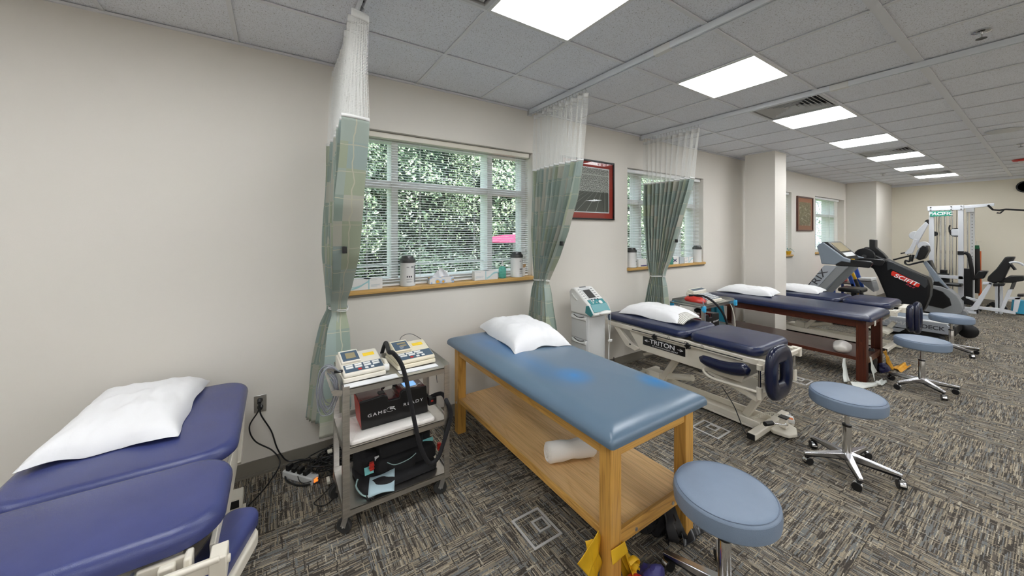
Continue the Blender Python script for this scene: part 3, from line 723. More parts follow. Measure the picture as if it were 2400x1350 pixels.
single('carton', MB().box(4.86, 4.97, 2.985, 3.05, ZT, ZT+.10), m_cardg, 'small grey carton beside the cross printed box on the second sill', 'box', (4.9,3.02,ZT), bevel=.002)
single('carton', MB().box(4.13, 4.26, 2.985, 3.05, ZT, ZT+.085), m_cardg, 'blue grey carton half behind the farthest curtain on the second sill', 'box', (4.2,3.02,ZT), bevel=.002)
t = thing('soap_carton', 'small white box with dark blue bar, right of the left canister on second sill', 'box', (4.02,3.02,ZT))
part('carton', MB().box(3.945, 4.115, 2.99, 3.05, ZT, ZT+.10), m_cardw, t, bevel=.002)
part('blue_bar', MB().box(3.99, 4.11, 2.9885, 2.9898, ZT+.008, ZT+.02), m_purple, t)
t = thing('cross_box', 'white box printed with a dark blue cross beside the soap on second sill', 'box', (4.77,3.02,ZT))
part('carton', MB().box(4.70, 4.85, 2.99, 3.05, ZT, ZT+.105), m_cardw, t, bevel=.002)
part('cross_print', MB().beam((4.72,2.9893,ZT+.035),(4.79,2.9893,ZT+.07),.001,.014,(0,1,0)).beam((4.72,2.9893,ZT+.07),(4.79,2.9893,ZT+.035),.001,.014,(0,1,0)).beam((4.72,2.9891,ZT+.035),(4.79,2.9891,ZT+.07),.012,.001,(0,1,0)).beam((4.72,2.9891,ZT+.07),(4.79,2.9891,ZT+.035),.012,.001,(0,1,0)), m_purple, t)
single('tub', MB().lathe([(.05,0),(.055,.01),(.058,.075),(.055,.09),(0,.09)], (4.565,3.02,ZT), 24), m_cardw, 'round pale tub left of the green soap on the second window sill', 'tub', (4.565,3.02,ZT))
def soap(x, y, lab):
    t = thing('soap_bottle', lab, 'bottle', (x, y, ZT), 'green soap pump bottles')
    part('bottle', MB().lathe([(.030,0),(.036,.004),(.037,.02),(.037,.09),(.034,.103),(.016,.115),(.013,.122)], (x,y,ZT), 24), m_soap, t)
    part('pump', MB().lathe([(.015,.12),(.015,.138),(.008,.142),(.004,.144),(.004,.165),(.010,.166),(.010,.174),(0,.176)], (x,y,ZT), 16).beam((x,y,ZT+.170),(x-.04,y-.01,ZT+.168),.008,.006), m_white, t)
soap(1.875, 3.02, 'green liquid soap pump bottle on the large window sill'); soap(4.665, 3.0, 'green liquid soap pump bottle on the second window sill')
t = thing('paper_cup', 'white paper cup holding wooden tongue depressors at right end of large sill', 'cup', (2.125,3.03,ZT))
part('cup', MB().lathe([(.022,0),(.024,.002),(.031,.092),(.029,.092),(.0225,.006),(0,.006)], (2.125,3.03,ZT), 24), m_cardw, t)
for k in range(9):
    a = k*.7; q = Vector((2.125+.010*cos(a), 3.03+.010*sin(a), ZT+.01)); r = Vector((2.14+.020*cos(a), 3.03+.018*sin(a), ZT+.125))
    part('wooden_stick', MB().beam(q, r, .010, .002, (cos(a+1), sin(a+1), 0)), mat_stick if 'mat_stick' in globals() else m_shelf, t)
t = thing('tissue_box', 'floral tissue box with a tissue sticking out on the large window sill', 'tissue box', (1.225,3.02,ZT))
def floral():
    m_, nt, N, L, B = NT('floral_print'); tc = N.new('ShaderNodeTexCoord'); v = N.new('ShaderNodeTexVoronoi'); v.inputs['Scale'].default_value = 22; L.new(tc.outputs['Object'], v.inputs[0])
    r = ramp(N, [(0, (.80,.42,.04)), (.30, (.80,.42,.04)), (.31, (.38,.52,.75)), (.46, (.38,.52,.75)), (.48, (.8,.8,.8))], 'CONSTANT'); L.new(v.outputs[0], r.inputs[0]); L.new(r.outputs[0], B.inputs['Base Color']); return m_
part('carton', MB().box(1.11, 1.34, 2.985, 3.04, ZT, ZT+.055), floral(), t, bevel=.003)
def tis(u, v):
    a = (u-.5)*2; return (1.225+a*.080*(1-.35*v)+.006*sin(9*u), 3.012+.012*sin(u*11+v*3), ZT+.055+.075*v*(1-.5*a*a)+.006*sin(14*u)*v)
part('tissue', MB().grid(20, 10, tis), m_paper, t)
t = thing('small_plant', 'small wiry potted plant on the sill just right of the pillar', 'plant', (8.75,2.99,ZT))
part('pot', MB().lathe([(.03,0),(.05,.06),(.052,.07),(.04,.07),(0,.06)], (8.75,3.01,ZT), 18), m_band_y, t)
for k in range(7):
    a = k*.9; part('stem', MB().tube([(8.75,3.01,ZT+.06),(8.75+.04*cos(a),3.01+.03*sin(a),ZT+.13),(8.75+.1*cos(a),2.99+.06*sin(a)-.03,ZT+.1-.02*(k%3))], .003, 6, smooth=5), m_teal if k % 2 else m_ivory, t)

# ------------------------------------------------------------------ framed pictures
def stadium():
    m_, nt, N, L, B = NT('stadium_photo'); tc = N.new('ShaderNodeTexCoord'); sp = N.new('ShaderNodeSeparateXYZ'); L.new(tc.outputs['UV'], sp.inputs[0])
    mp = N.new('ShaderNodeMapping'); mp.inputs['Scale'].default_value = (90, 60, 1); L.new(tc.outputs['UV'], mp.inputs[0])
    nz = N.new('ShaderNodeTexNoise'); nz.inputs['Scale'].default_value = 1; nz.inputs['Detail'].default_value = 2; L.new(mp.outputs[0], nz.inputs[0])
    cr = ramp(N, [(.38, (.06,.055,.05)), (.5, (.34,.32,.30)), (.6, (.75,.72,.68))]); L.new(nz.outputs[0], cr.inputs[0])
    def op(o, a, k):
        x = N.new('ShaderNodeMath'); x.operation = o
        if hasattr(a, 'links'): L.new(a, x.inputs[0])
        else: x.inputs[0].default_value = a
        if hasattr(k, 'links'): L.new(k, x.inputs[1])
        else: x.inputs[1].default_value = k
        return x.outputs[0]
    X, Y = sp.outputs[0], sp.outputs[1]
    den = op('SUBTRACT', .75, Y); px = op('DIVIDE', op('SUBTRACT', X, .9), den)
    ln = op('LESS_THAN', op('FRACT', op('ADD', op('MULTIPLY', px, 3.2), 20.0), 0), .05)
    fc = N.new('ShaderNodeMix'); fc.data_type = 'RGBA'; fc.inputs[6].default_value = (.13,.125,.11,1); fc.inputs[7].default_value = (.42,.41,.38,1); L.new(ln, fc.inputs[0])
    isf = op('LESS_THAN', Y, .46); mx = N.new('ShaderNodeMix'); mx.data_type = 'RGBA'; L.new(isf, mx.inputs[0]); L.new(cr.outputs[0], mx.inputs[6]); L.new(fc.outputs[2], mx.inputs[7])
    rim = op('MULTIPLY', op('GREATER_THAN', Y, .84), op('LESS_THAN', Y, .865)); m2 = N.new('ShaderNodeMix'); m2.data_type = 'RGBA'; L.new(rim, m2.inputs[0]); L.new(mx.outputs[2], m2.inputs[6]); m2.inputs[7].default_value = (.55,.54,.5,1)
    L.new(m2.outputs[2], B.inputs['Base Color']); B.inputs['Roughness'].default_value = .25; return m_
m_redmat = mat('red_mat_board', (.42, .045, .03), .35)
m_salmon = mat('salmon_mat_board', (.55, .22, .12), .4)
def art():
    m_, nt, N, L, B = NT('figure_print'); tc = N.new('ShaderNodeTexCoord'); mp = N.new('ShaderNodeMapping'); mp.inputs['Scale'].default_value = (5, 9, 1); L.new(tc.outputs['UV'], mp.inputs[0])
    nz = N.new('ShaderNodeTexNoise'); nz.inputs['Detail'].default_value = 4; nz.inputs['Distortion'].default_value = .8; nz.inputs['Scale'].default_value = 1.2; L.new(mp.outputs[0], nz.inputs[0])
    r = ramp(N, [(.4, (.24,.19,.10)), (.55, (.36,.29,.15)), (.62, (.62,.6,.5))]); L.new(nz.outputs[0], r.inputs[0]); L.new(r.outputs[0], B.inputs['Base Color']); B.inputs['Roughness'].default_value = .3; return m_
def picture(x0, x1, z0, z1, fw_, mw, mats, lab, name='framed_picture'):
    t = thing(name, lab, 'picture', ((x0+x1)/2, WALL, z0)); y1 = WALL-.002; y0 = y1-.028
    for a in ((x0,x1,z0,z0+fw_),(x0,x1,z1-fw_,z1),(x0,x0+fw_,z0+fw_,z1-fw_),(x1-fw_,x1,z0+fw_,z1-fw_)): part('frame_rail', MB().box(a[0],a[1],y0,y1,a[2],a[3]), mats[0], t, bevel=.002)
    a, b, c, d = x0+fw_, x1-fw_, z0+fw_, z1-fw_
    part('mat_board', MB().box(a,b,y1-.012,y1-.008,c,d), mats[1], t, smooth=False)
    k = .012; part('inner_mat', MB().box(a+mw-k,b-mw+k,y1-.0128,y1-.012,c+mw-k,d-mw+k), m_paper if mats[3] else mats[1], t, smooth=False)
    M = MB(); M.add([(a+mw,y1-.0135,c+mw),(b-mw,y1-.0135,c+mw),(b-mw,y1-.0135,d-mw),(a+mw,y1-.0135,d-mw)], [(0,1,2,3)], [(0,0),(1,0),(1,1),(0,1)]); part('print', M, mats[2], t, smooth=False)
    part('glazing', MB().add([(a,y1-.019,c),(b,y1-.019,c),(b,y1-.019,d),(a,y1-.019,d)],[(0,1,2,3)]), m_glass, t, smooth=False)
picture(2.60, 3.455, 1.80, 2.495, .018, .075, (m_black, m_redmat, stadium(), 1), 'framed black and white stadium photo with red mat beside the middle curtain')
picture(9.10, 9.98, 1.68, 2.42, .03, .09, (m_dark, m_salmon, art(), 0), 'smaller framed print with salmon mat on the wall beyond the pillar')

# ------------------------------------------------------------------ outlet and cords at left
t = thing('wall_outlet', 'stainless steel wall outlet plate beside the left treatment table', 'outlet', (-.093, WALL, .48))
part('cover_plate', MB().box(-.128,-.058,WALL-.006,WALL-.0005,.423,.538), m_steelp, t, bevel=.002)
part('receptacle', MB().cyl((-.093,WALL-.009,.505),(-.093,WALL-.005,.505),.017,n=20).cyl((-.093,WALL-.009,.458),(-.093,WALL-.005,.458),.017,n=20), m_gumm, t)
def cord(pts, r, m_, lab, name='power_cable', cat='cable', extra=None, smooth=8, group=None):
    loc = pts[0]; t = thing(name, lab, cat, loc, group)
    part('cable', MB().tube(pts, r, 8, smooth=smooth), m_, t)
    if extra: part('plug', extra, m_black, t, bevel=.002)
    return t
cord([(-.100,WALL-.04,.50),(-.10,WALL-.07,.46),(-.15,WALL-.05,.36),(-.12,WALL-.04,.25),(-.02,WALL-.04,.15),(.02,WALL-.06,.06),(-.04,WALL-.16,.012),(-.12,WALL-.3,.01),(-.22,WALL-.42,.01)], .0045, m_black,
     'black power cord plugged into the outlet upper socket, hanging to the floor', extra=MB().cyl((-.095,WALL-.006,.503),(-.097,WALL-.045,.50),.015,.011,12))
cord([(-.092,WALL-.04,.462),(-.085,WALL-.06,.42),(-.03,WALL-.04,.29),(-.0,WALL-.05,.18),(.03,WALL-.035,.10),(.07,WALL-.05,.055),(.16,WALL-.08,.05),(.24,WALL-.14,.03)], .0045, m_black,
     'second black cord from the outlet, running right along the baseboard', extra=MB().cyl((-.09,WALL-.006,.46),(-.091,WALL-.045,.46),.015,.011,12))
R = random.Random(4)
t = thing('cord_tangle', 'heap of tangled black power cords on the carpet behind the steel cart', 'cords', (.28, 2.76, .0))
for k in range(15):
    cx_, cy_ = .30+R.uniform(-.07,.10), 2.80+R.uniform(-.09,.08); a0 = R.uniform(0,6); rr = R.uniform(.04,.12); pts = []
    for q in range(13):
        a = a0+q*.62; r = rr*(1+.35*sin(q*1.7+k)); pts.append((cx_+r*cos(a)*1.15, min(cy_+r*sin(a), 2.95), .008+.012*(k % 7)+.02*abs(sin(q*1.1+k))))
    part('cable', MB().tube(pts, R.choice([.003,.004,.0045]), 6, smooth=5), m_black, t)
part('cable', MB().tube([(.24,2.66,.01),(.12,2.70,.01),(.05,2.83,.012),(.1,2.93,.03),(.2,2.88,.05),(.3,2.8,.03)], .006, 8, smooth=8), m_black, t)
part('cable', MB().tube([(.33,2.62,.008),(.24,2.52,.008),(.19,2.47,.008),(.25,2.42,.008),(.33,2.50,.008),(.36,2.62,.01),(.34,2.72,.02)], .003, 8, smooth=8), m_black, t)
part('cable', MB().tube([(.36,2.72,.02),(.42,2.80,.01),(.48,2.74,.008),(.44,2.66,.008),(.5,2.6,.008)], .003, 8, smooth=8), m_black, t)
part('connector', MB().box(.275,.295,2.6,2.66,.01,.03), m_ivory, t, bevel=.003)
part('connector', MB().box(.30,.33,2.80,2.83,.10,.115), m_ivory, t, bevel=.003)
t = thing('power_strip', 'grey power strip with a lit orange switch behind the steel cart', 'power strip', (.17,2.80,0))
O = Vector((.215,2.675,0)); U = Vector((-.62,.78,0)).normalized(); V = Vector((.78,.62,0)).normalized()
part('housing', MB().plate(O,U,V,(0,0,1),0,.26,-.028,.028,0,.045), m_lgrey, t, bevel=.006)
part('rocker_switch', MB().plate(O,U,V,(0,0,1),-.007,-.0005,-.013,.013,.010,.034), m_ledo, t, bevel=.001)
for k in range(4): part('plug', MB().plate(O,U,V,(0,0,1),.06+.05*k,.09+.05*k,-.02,.02,.045,.075+.008*(k%2)), m_black, t, bevel=.004)

# ------------------------------------------------------------------ oak treatment bench
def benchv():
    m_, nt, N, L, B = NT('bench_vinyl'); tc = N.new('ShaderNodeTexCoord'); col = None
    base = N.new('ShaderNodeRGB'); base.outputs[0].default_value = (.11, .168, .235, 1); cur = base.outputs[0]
    for (x, y, sx, sy, c, k) in GLARE_SPOTS:
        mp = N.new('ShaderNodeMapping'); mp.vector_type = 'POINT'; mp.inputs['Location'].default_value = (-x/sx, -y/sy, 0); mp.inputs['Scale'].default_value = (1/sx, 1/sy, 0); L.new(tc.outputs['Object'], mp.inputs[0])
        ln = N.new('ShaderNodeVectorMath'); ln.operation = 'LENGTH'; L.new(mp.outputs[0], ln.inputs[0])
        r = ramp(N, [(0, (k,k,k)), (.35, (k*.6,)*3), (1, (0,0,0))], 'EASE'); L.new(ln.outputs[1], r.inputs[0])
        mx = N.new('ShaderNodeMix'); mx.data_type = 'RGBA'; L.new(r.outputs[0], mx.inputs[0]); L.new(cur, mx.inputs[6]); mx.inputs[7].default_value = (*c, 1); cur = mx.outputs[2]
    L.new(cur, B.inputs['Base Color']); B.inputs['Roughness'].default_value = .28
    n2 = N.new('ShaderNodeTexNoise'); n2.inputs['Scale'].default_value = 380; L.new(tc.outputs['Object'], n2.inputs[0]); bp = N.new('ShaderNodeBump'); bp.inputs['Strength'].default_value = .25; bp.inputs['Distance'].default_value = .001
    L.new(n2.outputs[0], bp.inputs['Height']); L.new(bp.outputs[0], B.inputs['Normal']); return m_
BX, BY = 1.57, 1.9
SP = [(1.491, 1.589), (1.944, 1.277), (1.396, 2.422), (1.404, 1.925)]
GLARE_SPOTS = [(SP[0][0]-BX, SP[0][1]-BY, .13, .16, (.005,.19,.50), .85), (1.84-BX, SP[1][1]-BY, .12, .15, (.005,.19,.50), .85), (SP[2][0]-BX, SP[2][1]-BY, .16, .45, (.04,.20,.50), .5), (SP[3][0]-BX, SP[3][1]-BY, .14, .6, (.04,.18,.42), .5)]  # blue window reflections painted into the cushion colour as soft spots and streaks
def bench(x0, x1, y0, y1, zt, woods, mv, lab, lw=.068, shelf=(.27,.29), st=.070):
    t = thing('treatment_bench', lab, 'treatment table', ((x0+x1)/2 if mv is not None else BX, BY, 0))
    if mv is None: t.location = (BX, BY, 0)
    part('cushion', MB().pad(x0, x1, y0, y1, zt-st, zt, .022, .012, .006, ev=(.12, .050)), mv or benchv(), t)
    a, b, c, d = x0+.055, x1-.055, y0+.055, y1-.05; za = zt-st
    for px_ in (a, b-lw):
        for py_ in (c, d-lw): part('leg', MB().box(px_, px_+lw, py_, py_+lw, 0, za), woods[0], t, bevel=.003)
    for px_ in (a+.008, b-.030): part('apron', MB().box(px_, px_+.022, c+lw, d-lw, za-.085, za), woods[1], t, bevel=.002)
    for py_ in (c+.008, d-.030): part('apron', MB().box(a+lw, b-lw, py_, py_+.022, za-.085, za), woods[2], t, bevel=.002)
    part('lower_shelf', MB().box(a+.012, b-.012, c+.020, d-.02, shelf[0], shelf[1]), woods[3], t, bevel=.002)
    part('shelf_edge', MB().box(a+lw, b-lw, c+.006, c+.026, shelf[0]-.045, shelf[1]+.002), woods[2], t, bevel=.002)
    part('shelf_edge', MB().box(a+.006, a+.022, c+lw, d-lw, shelf[0]-.012, shelf[1]+.002), woods[1], t, bevel=.002)
    for (xx, yy, nx, ny) in ((a+.18, c+.006, 0, -1), (b-.18, c+.006, 0, -1), (a, d-lw/2, -1, 0)):
        part('bolt', MB().cyl((xx, yy, shelf[0]-.02), (xx+nx*.004, yy+ny*.004, shelf[0]-.02), .009, n=12), m_steelp, t)
    return t
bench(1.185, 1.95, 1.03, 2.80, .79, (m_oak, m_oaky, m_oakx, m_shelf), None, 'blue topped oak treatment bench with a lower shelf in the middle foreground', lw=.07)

def pillow(cx_, cy_, z, lx, ly, hgt, rot, lab, seed=0, m_=None, tilt=0, sag=None, hem=None):
    t = thing('pillow', lab, 'pillow', (cx_, cy_, z), 'pillows on the treatment tables')
    c_, s_ = cos(rot), sin(rot)
    def pt(u, v, top):
        a, b = u*2-1, v*2-1
        ea = 1-abs(a)**4.5; eb = 1-abs(b)**4.5; th = (max(ea, 0)*max(eb, 0))**.5
        ox = a*lx/2*(1-.07*(1-b*b)-.015*sin(9*b+seed)); oy = b*ly/2*(1-.09*(1-a*a)-.02*sin(8*a+seed))
        nzv = noise.noise(Vector((a*2.2+seed, b*2.6, seed*1.3)))*.014+noise.noise(Vector((a*6+seed, b*6, 2)))*.009
        r = sqrt(a*a+b*b)
        edge = max(abs(a), abs(b)); wr = .005*sin(11*math.atan2(b, a)+seed)*max(0, edge-.55)*th**.3
        zz = (hgt*th*.80+nzv*th+wr) if top else -(hgt*.20*th)
        zz += hgt*.22+.012*(edge**6)*sin(5*math.atan2(b, a)+seed*2) - hgt*.16*edge**4
        return (cx_+ox*c_-oy*s_, cy_+ox*s_+oy*c_, z+max(zz, .002 if not top else .006)+tilt*a)
    M = MB(); n = 44
    M.grid(n, n, lambda u, v: pt(u, v, True)); k = len(M.v)
    W = n+1; B_ = [pt(i/n, j/n, False) for j in range(n+1) for i in range(n+1)]
    M.add(B_, [(j*W+i, (j+1)*W+i, (j+1)*W+i+1, j*W+i+1) for j in range(n) for i in range(n)])
    rim = [i for i in range(n)]+[n+j*W for j in range(n)]+[n*W+n-i for i in range(n)]+[(n-j)*W for j in range(n)]
    for q in range(len(rim)):
        p, r = rim[q], rim[(q+1) % len(rim)]; M.f.append((r, p, p+k, r+k)); M.mi.append(0)
    part('pillowcase', M, m_ or m_pillow, t)
    if hem:
        # open end of the case: a flat flap past the filling with ticking showing
        s0 = hem; M = MB()
        def fl_(u, v):
            b = (u*2-1)*.86; a = s0*(0.93+.13*v); q = 1-abs(b)**3
            return (cx_+a*lx/2*c_-b*ly/2*s_, cy_+a*lx/2*s_+b*ly/2*c_, z+.012+hgt*.34*q*(1-v*.55)+.006*sin(20*u))
        M.grid(24, 6, fl_); part('open_hem', M, m_tick, t, solid=.004)
    return t
def ticking():
    m_, nt, N, L, B = NT('striped_ticking'); tc = N.new('ShaderNodeTexCoord'); sp = N.new('ShaderNodeSeparateXYZ'); L.new(tc.outputs['UV'], sp.inputs[0])
    a = N.new('ShaderNodeMath'); a.operation = 'MULTIPLY'; a.inputs[1].default_value = 8; L.new(sp.outputs[1], a.inputs[0]); f = N.new('ShaderNodeMath'); f.operation = 'FRACT'; L.new(a.outputs[0], f.inputs[0])
    r = ramp(N, [(0, (.2,.19,.17)), (.3, (.75,.73,.68))], 'CONSTANT'); L.new(f.outputs[0], r.inputs[0]); L.new(r.outputs[0], B.inputs['Base Color']); return m_
m_tick = ticking()
pillow(1.685, 2.42, .792, .47, .74, .135, radians(-8), 'plump white pillow on the blue oak bench', 1.3)
# rolled towel on the bench shelf
t = thing('rolled_towel', 'cream rolled towel lying on the oak bench shelf', 'towel', (1.46,1.60,.29))
a, b = Vector((1.335,1.655,.348)), Vector((1.615,1.555,.348)); d = (b-a).normalized(); pr = []
M = MB(); M.tube([a+(b-a)*(i/24) for i in range(25)], lambda s: .057*(1-.10*math.exp(-((s-.5)/.12)**2))*(1-.18*max(0,abs(s-.5)*2-.93)/.07), 24)
M.v = [tuple(Vector(p)+Vector((0,0,1))*.003*noise.noise(Vector(p)*22)) for p in M.v]
part('towel_roll', M, m_towel, t, ang=80) if False else part('towel_roll', M, m_towel, t)
for e, s_ in ((a, -1), (b, 1)):
    sd = d.cross(Vector((0,0,1))).normalized()
    part('spiral_edge', MB().tube([e+d*s_*.002+(sd*cos(q*.5)+Vector((0,0,1))*sin(q*.5))*(.006+.0016*q) for q in range(30)], .0032, 6), m_towel, t)
def cloth(name, mb_fns, m_, t, th=.002):
    for fn in mb_fns: part(name, MB().grid(16, 12, fn), m_, t, solid=th)
def patch(a, b, c, d, amp=.01, k=12, seed=0):
    a, b, c, d = map(Vector, (a, b, c, d))
    def fn(u, v):
        p = (a*(1-u)+b*u)*(1-v)+(d*(1-u)+c*u)*v
        n_ = (b-a).cross(d-a); n_ = n_.normalized() if n_.length > 1e-9 else Vector((0,0,1))
        q = p+n_*(amp*sin(k*u+seed+2.2*v)*(.3+.7*v)+amp*.7*noise.noise(p*14+Vector((seed,0,0))))
        q.z = max(q.z, .003); return tuple(q)
    return fn
YB0 = [(1.208, 1.13, 0.313), (1.08, 1.13, 0.226), (1.144, 1.13, 0.141), (1.21, 1.13, 0.202), (1.128, 1.13, 0.302), (1.175, 1.13, 0.29)]
t = thing('exercise_band', 'yellow latex exercise band tied round the near leg of the oak bench', 'exercise band', (1.26,1.1,0))
cloth('band_fold', [patch(YB0[0],(1.24,1.15,.26),(1.24,1.16,.01),YB0[2],.006,5,1), patch(YB0[0],YB0[3],YB0[2],YB0[1],.006,4,4), patch(YB0[4],YB0[5],(1.24,1.14,.15),(1.20,1.14,.04),.005,7,2),
     patch((1.23,1.075,.25),(1.32,1.075,.25),(1.335,1.065,.20),(1.225,1.065,.20),.003,4,2), patch((1.33,1.09,.20),(1.33,1.14,.16),(1.36,1.10,.03),(1.43,1.06,.06),.016,11,7), patch((1.31,1.08,.25),(1.325,1.15,.22),(1.42,1.09,.08),(1.36,1.03,.05),.012,9,6)], m_band_y, t)
M = MB(); M.tube([(1.33,1.06,.16),(1.36,1.05,.175),(1.385,1.055,.15),(1.37,1.06,.12),(1.345,1.05,.13),(1.35,1.045,.155),(1.37,1.045,.145)], .014, 8, smooth=6, ry=.003, upv=(0,1,0)); part('band_knot', M, m_band_y, t)
def lump(c, r, seed, amp=.3, fl=0):
    M = MB(); M.sphere(c, *r, n=28, m=18); c = Vector(c)
    M.v = [tuple(c+(Vector(p)-c)*(1+amp*noise.noise((Vector(p)-c)*(2.2/min(r))*.5+Vector((seed,seed,0)))+amp*.35*noise.noise((Vector(p)-c)*(6/min(r))*.5+Vector((0,seed,3))))) for p in M.v]
    M.v = [(p[0], p[1], max(p[2], fl+.002)) for p in M.v]; return M
single('exercise_ball', MB().sphere((1.345,1.03,.055), .055, n=32, m=20), m_red, 'small red ball on the carpet beside the near bench leg', 'ball', (1.345,1.03,0))
single('purple_band', lump((1.44,1.03,.045), (.085,.05,.06), 2.0, .35), m_purple, 'crumpled dark purple band bundle by the red ball', 'exercise band', (1.44,1.02,0))
t = thing('black_bag', 'crumpled glossy black bag on the floor at the far right leg of the oak bench', 'bag', (1.82,1.22,0))
m_bag = mat('black_film', (.02,.02,.022), .22)
part('bag_body', lump((1.76,1.25,.09), (.11,.10,.13), 5.0, .5), m_bag, t)
cloth('bag_fold', [patch((1.72,1.16,.24),(1.86,1.19,.24),(1.86,1.09,.02),(1.70,1.12,.02),.02,16,3), patch((1.80,1.10,.05),(1.95,1.10,.05),(1.98,1.06,.01),(1.78,1.06,.01),.014,11,5)], m_bag, t)

# ------------------------------------------------------------------ rolling stools
def make_stool(loc, rot, lab, ring=False, zt=.53):
    t = thing('rolling_stool', lab, 'stool', (0,0,0), 'rolling stools beside the treatment tables'); r = .205
    part('seat', MB().lathe([(0,zt-.088),(r-.01,zt-.088),(r,zt-.078),(r+.003,zt-.04),(r,zt-.015)], n=64), m_stool, t)
    part('seat_top', MB().lathe([(r,zt-.016),(r-.003,zt-.009),(r-.013,zt-.003),(r-.03,zt),(r*.5,zt+.003),(0,zt+.004)], n=64), m_stool, t)
    part('seam_piping', MB().tube([((r-.010)*cos(a*pi/32), (r-.010)*sin(a*pi/32), zt-.0035) for a in range(64)], .0022, 6, True), m_stool_d, t)
    part('seat_plate', MB().cyl((0,0,zt-.10),(0,0,zt-.088),.075,.085,24), m_gumm, t)
    part('piston', MB().cyl((0,0,.30),(0,0,zt-.09),.014,n=20), m_chrome, t)
    part('column', MB().lathe([(.024,.07),(.026,.09),(.026,.30),(.023,.31),(.014,.312)], n=28), m_chrome, t)
    part('column_collar', MB().lathe([(.0265,.298),(.0265,.312),(.014,.3135)], n=24), m_black, t)
    if ring: part('height_lever', MB().tube([(.0,0,zt-.12)]+[(.115*cos(a*.25-.3)-.01, .115*sin(a*.25-.3)-.02, zt-.125-.004*sin(a)) for a in range(25)], .003, 8), m_chrome, t)
    else: part('height_lever', MB().tube([(0,0,zt-.10),(.10,.02,zt-.10),(.16,.03,zt-.12)], .004, 8), m_chrome, t)
    for k in range(5):
        a = 2*pi*k/5; c_, s_ = cos(a), sin(a); R_ = .265
        def pt(r_, w_, z): return (r_*c_-w_*s_, r_*s_+w_*c_, z)
        P = [pt(.015,-.024,.075),pt(.015,.024,.075),pt(R_,.013,.072),pt(R_,-.013,.072),pt(.015,-.022,.118),pt(.015,.022,.118),pt(R_,.012,.088),pt(R_,-.012,.088)]
        part('spoke', MB().add(P, [(3,2,1,0),(4,5,6,7),(0,1,5,4),(1,2,6,5),(2,3,7,6),(3,0,4,7)]), m_alum, t, bevel=.004)
        Q = [(p[0]*.97, p[1]*.97, p[2]-.004 if i < 4 else p[2]-.03) for i, p in enumerate(P)]
        part('spoke_underside', MB().add(Q, [(3,2,1,0),(4,5,6,7),(0,1,5,4),(1,2,6,5),(2,3,7,6),(3,0,4,7)]), m_black, t)
        x_, y_ = .252*c_, .252*s_; wa = a+1.1+.8*k; u = Vector((cos(wa), sin(wa), 0)); o = Vector((x_, y_, 0))+Vector((-u.y, u.x, 0))*.014
        part('caster', MB().cyl((x_,y_,.05),(x_,y_,.075),.007,n=10).cyl(o+u*-.020+Vector((0,0,.026)), o+u*-.006+Vector((0,0,.026)),.026,n=22).cyl(o+u*.006+Vector((0,0,.026)), o+u*.020+Vector((0,0,.026)),.026,n=22), m_black, t)
        M = MB(); M.tube([o+Vector((-u.y,u.x,0))*.028*cos(q)+Vector((0,0,.026+.028*sin(q))) for q in [pi*i/8 for i in range(9)]], .004, 6, ry=.017, upv=(0,0,1)); part('caster_hood', M, m_chrome, t)
    t.location = loc; t.rotation_euler = (0, 0, rot); return t
make_stool((1.655,.805,0), radians(-40), 'large blue grey rolling stool at the bottom of the picture, nearest the camera', zt=.52)
s2 = make_stool((3.335,.805,0), radians(64), 'rolling stool with chrome ring lever, second from the camera', True)
s3 = make_stool((5.69,.78,0), radians(-66), 'rolling stool in front of the dark walnut table, third from the camera', zt=.53)
s4 = make_stool((7.80,.80,0), radians(-60), 'farthest rolling stool, in front of the treadmill', zt=.505)

# floor boxes
for k, (x0, x1, y0, y1) in enumerate(((1.12,1.31,1.485,1.71),(2.945,3.145,1.48,1.705),(4.78, 4.98, 1.48, 1.7))):
    t = thing('floor_outlet_box', 'metal framed floor box in the carpet '+['left of the oak bench in the foreground','between oak bench and cream traction table','beside the hanging face cushion, before the walnut table'][k], 'floor box', ((x0+x1)/2,(y0+y1)/2,0), 'floor outlet boxes')
    M = MB(); e = .013
    for a in ((x0,x1,y0,y0+e),(x0,x1,y1-e,y1),(x0,x0+e,y0+e,y1-e),(x1-e,x1,y0+e,y1-e)): M.box(a[0],a[1],a[2],a[3],-.001,.0035)
    part('outer_frame', M, m_boxal, t, smooth=False); M = MB(); a, b, c, d = x1-.10, x1-.02, (y0+y1)/2-.04, (y0+y1)/2+.045; e = .010
    for q in ((a,b,c,c+e),(a,b,d-e,d),(a,a+e,c+e,d-e),(b-e,b,c+e,d-e)): M.box(q[0],q[1],q[2],q[3],-.001,.004)
    part('cable_hatch', M, m_boxal, t, smooth=False)

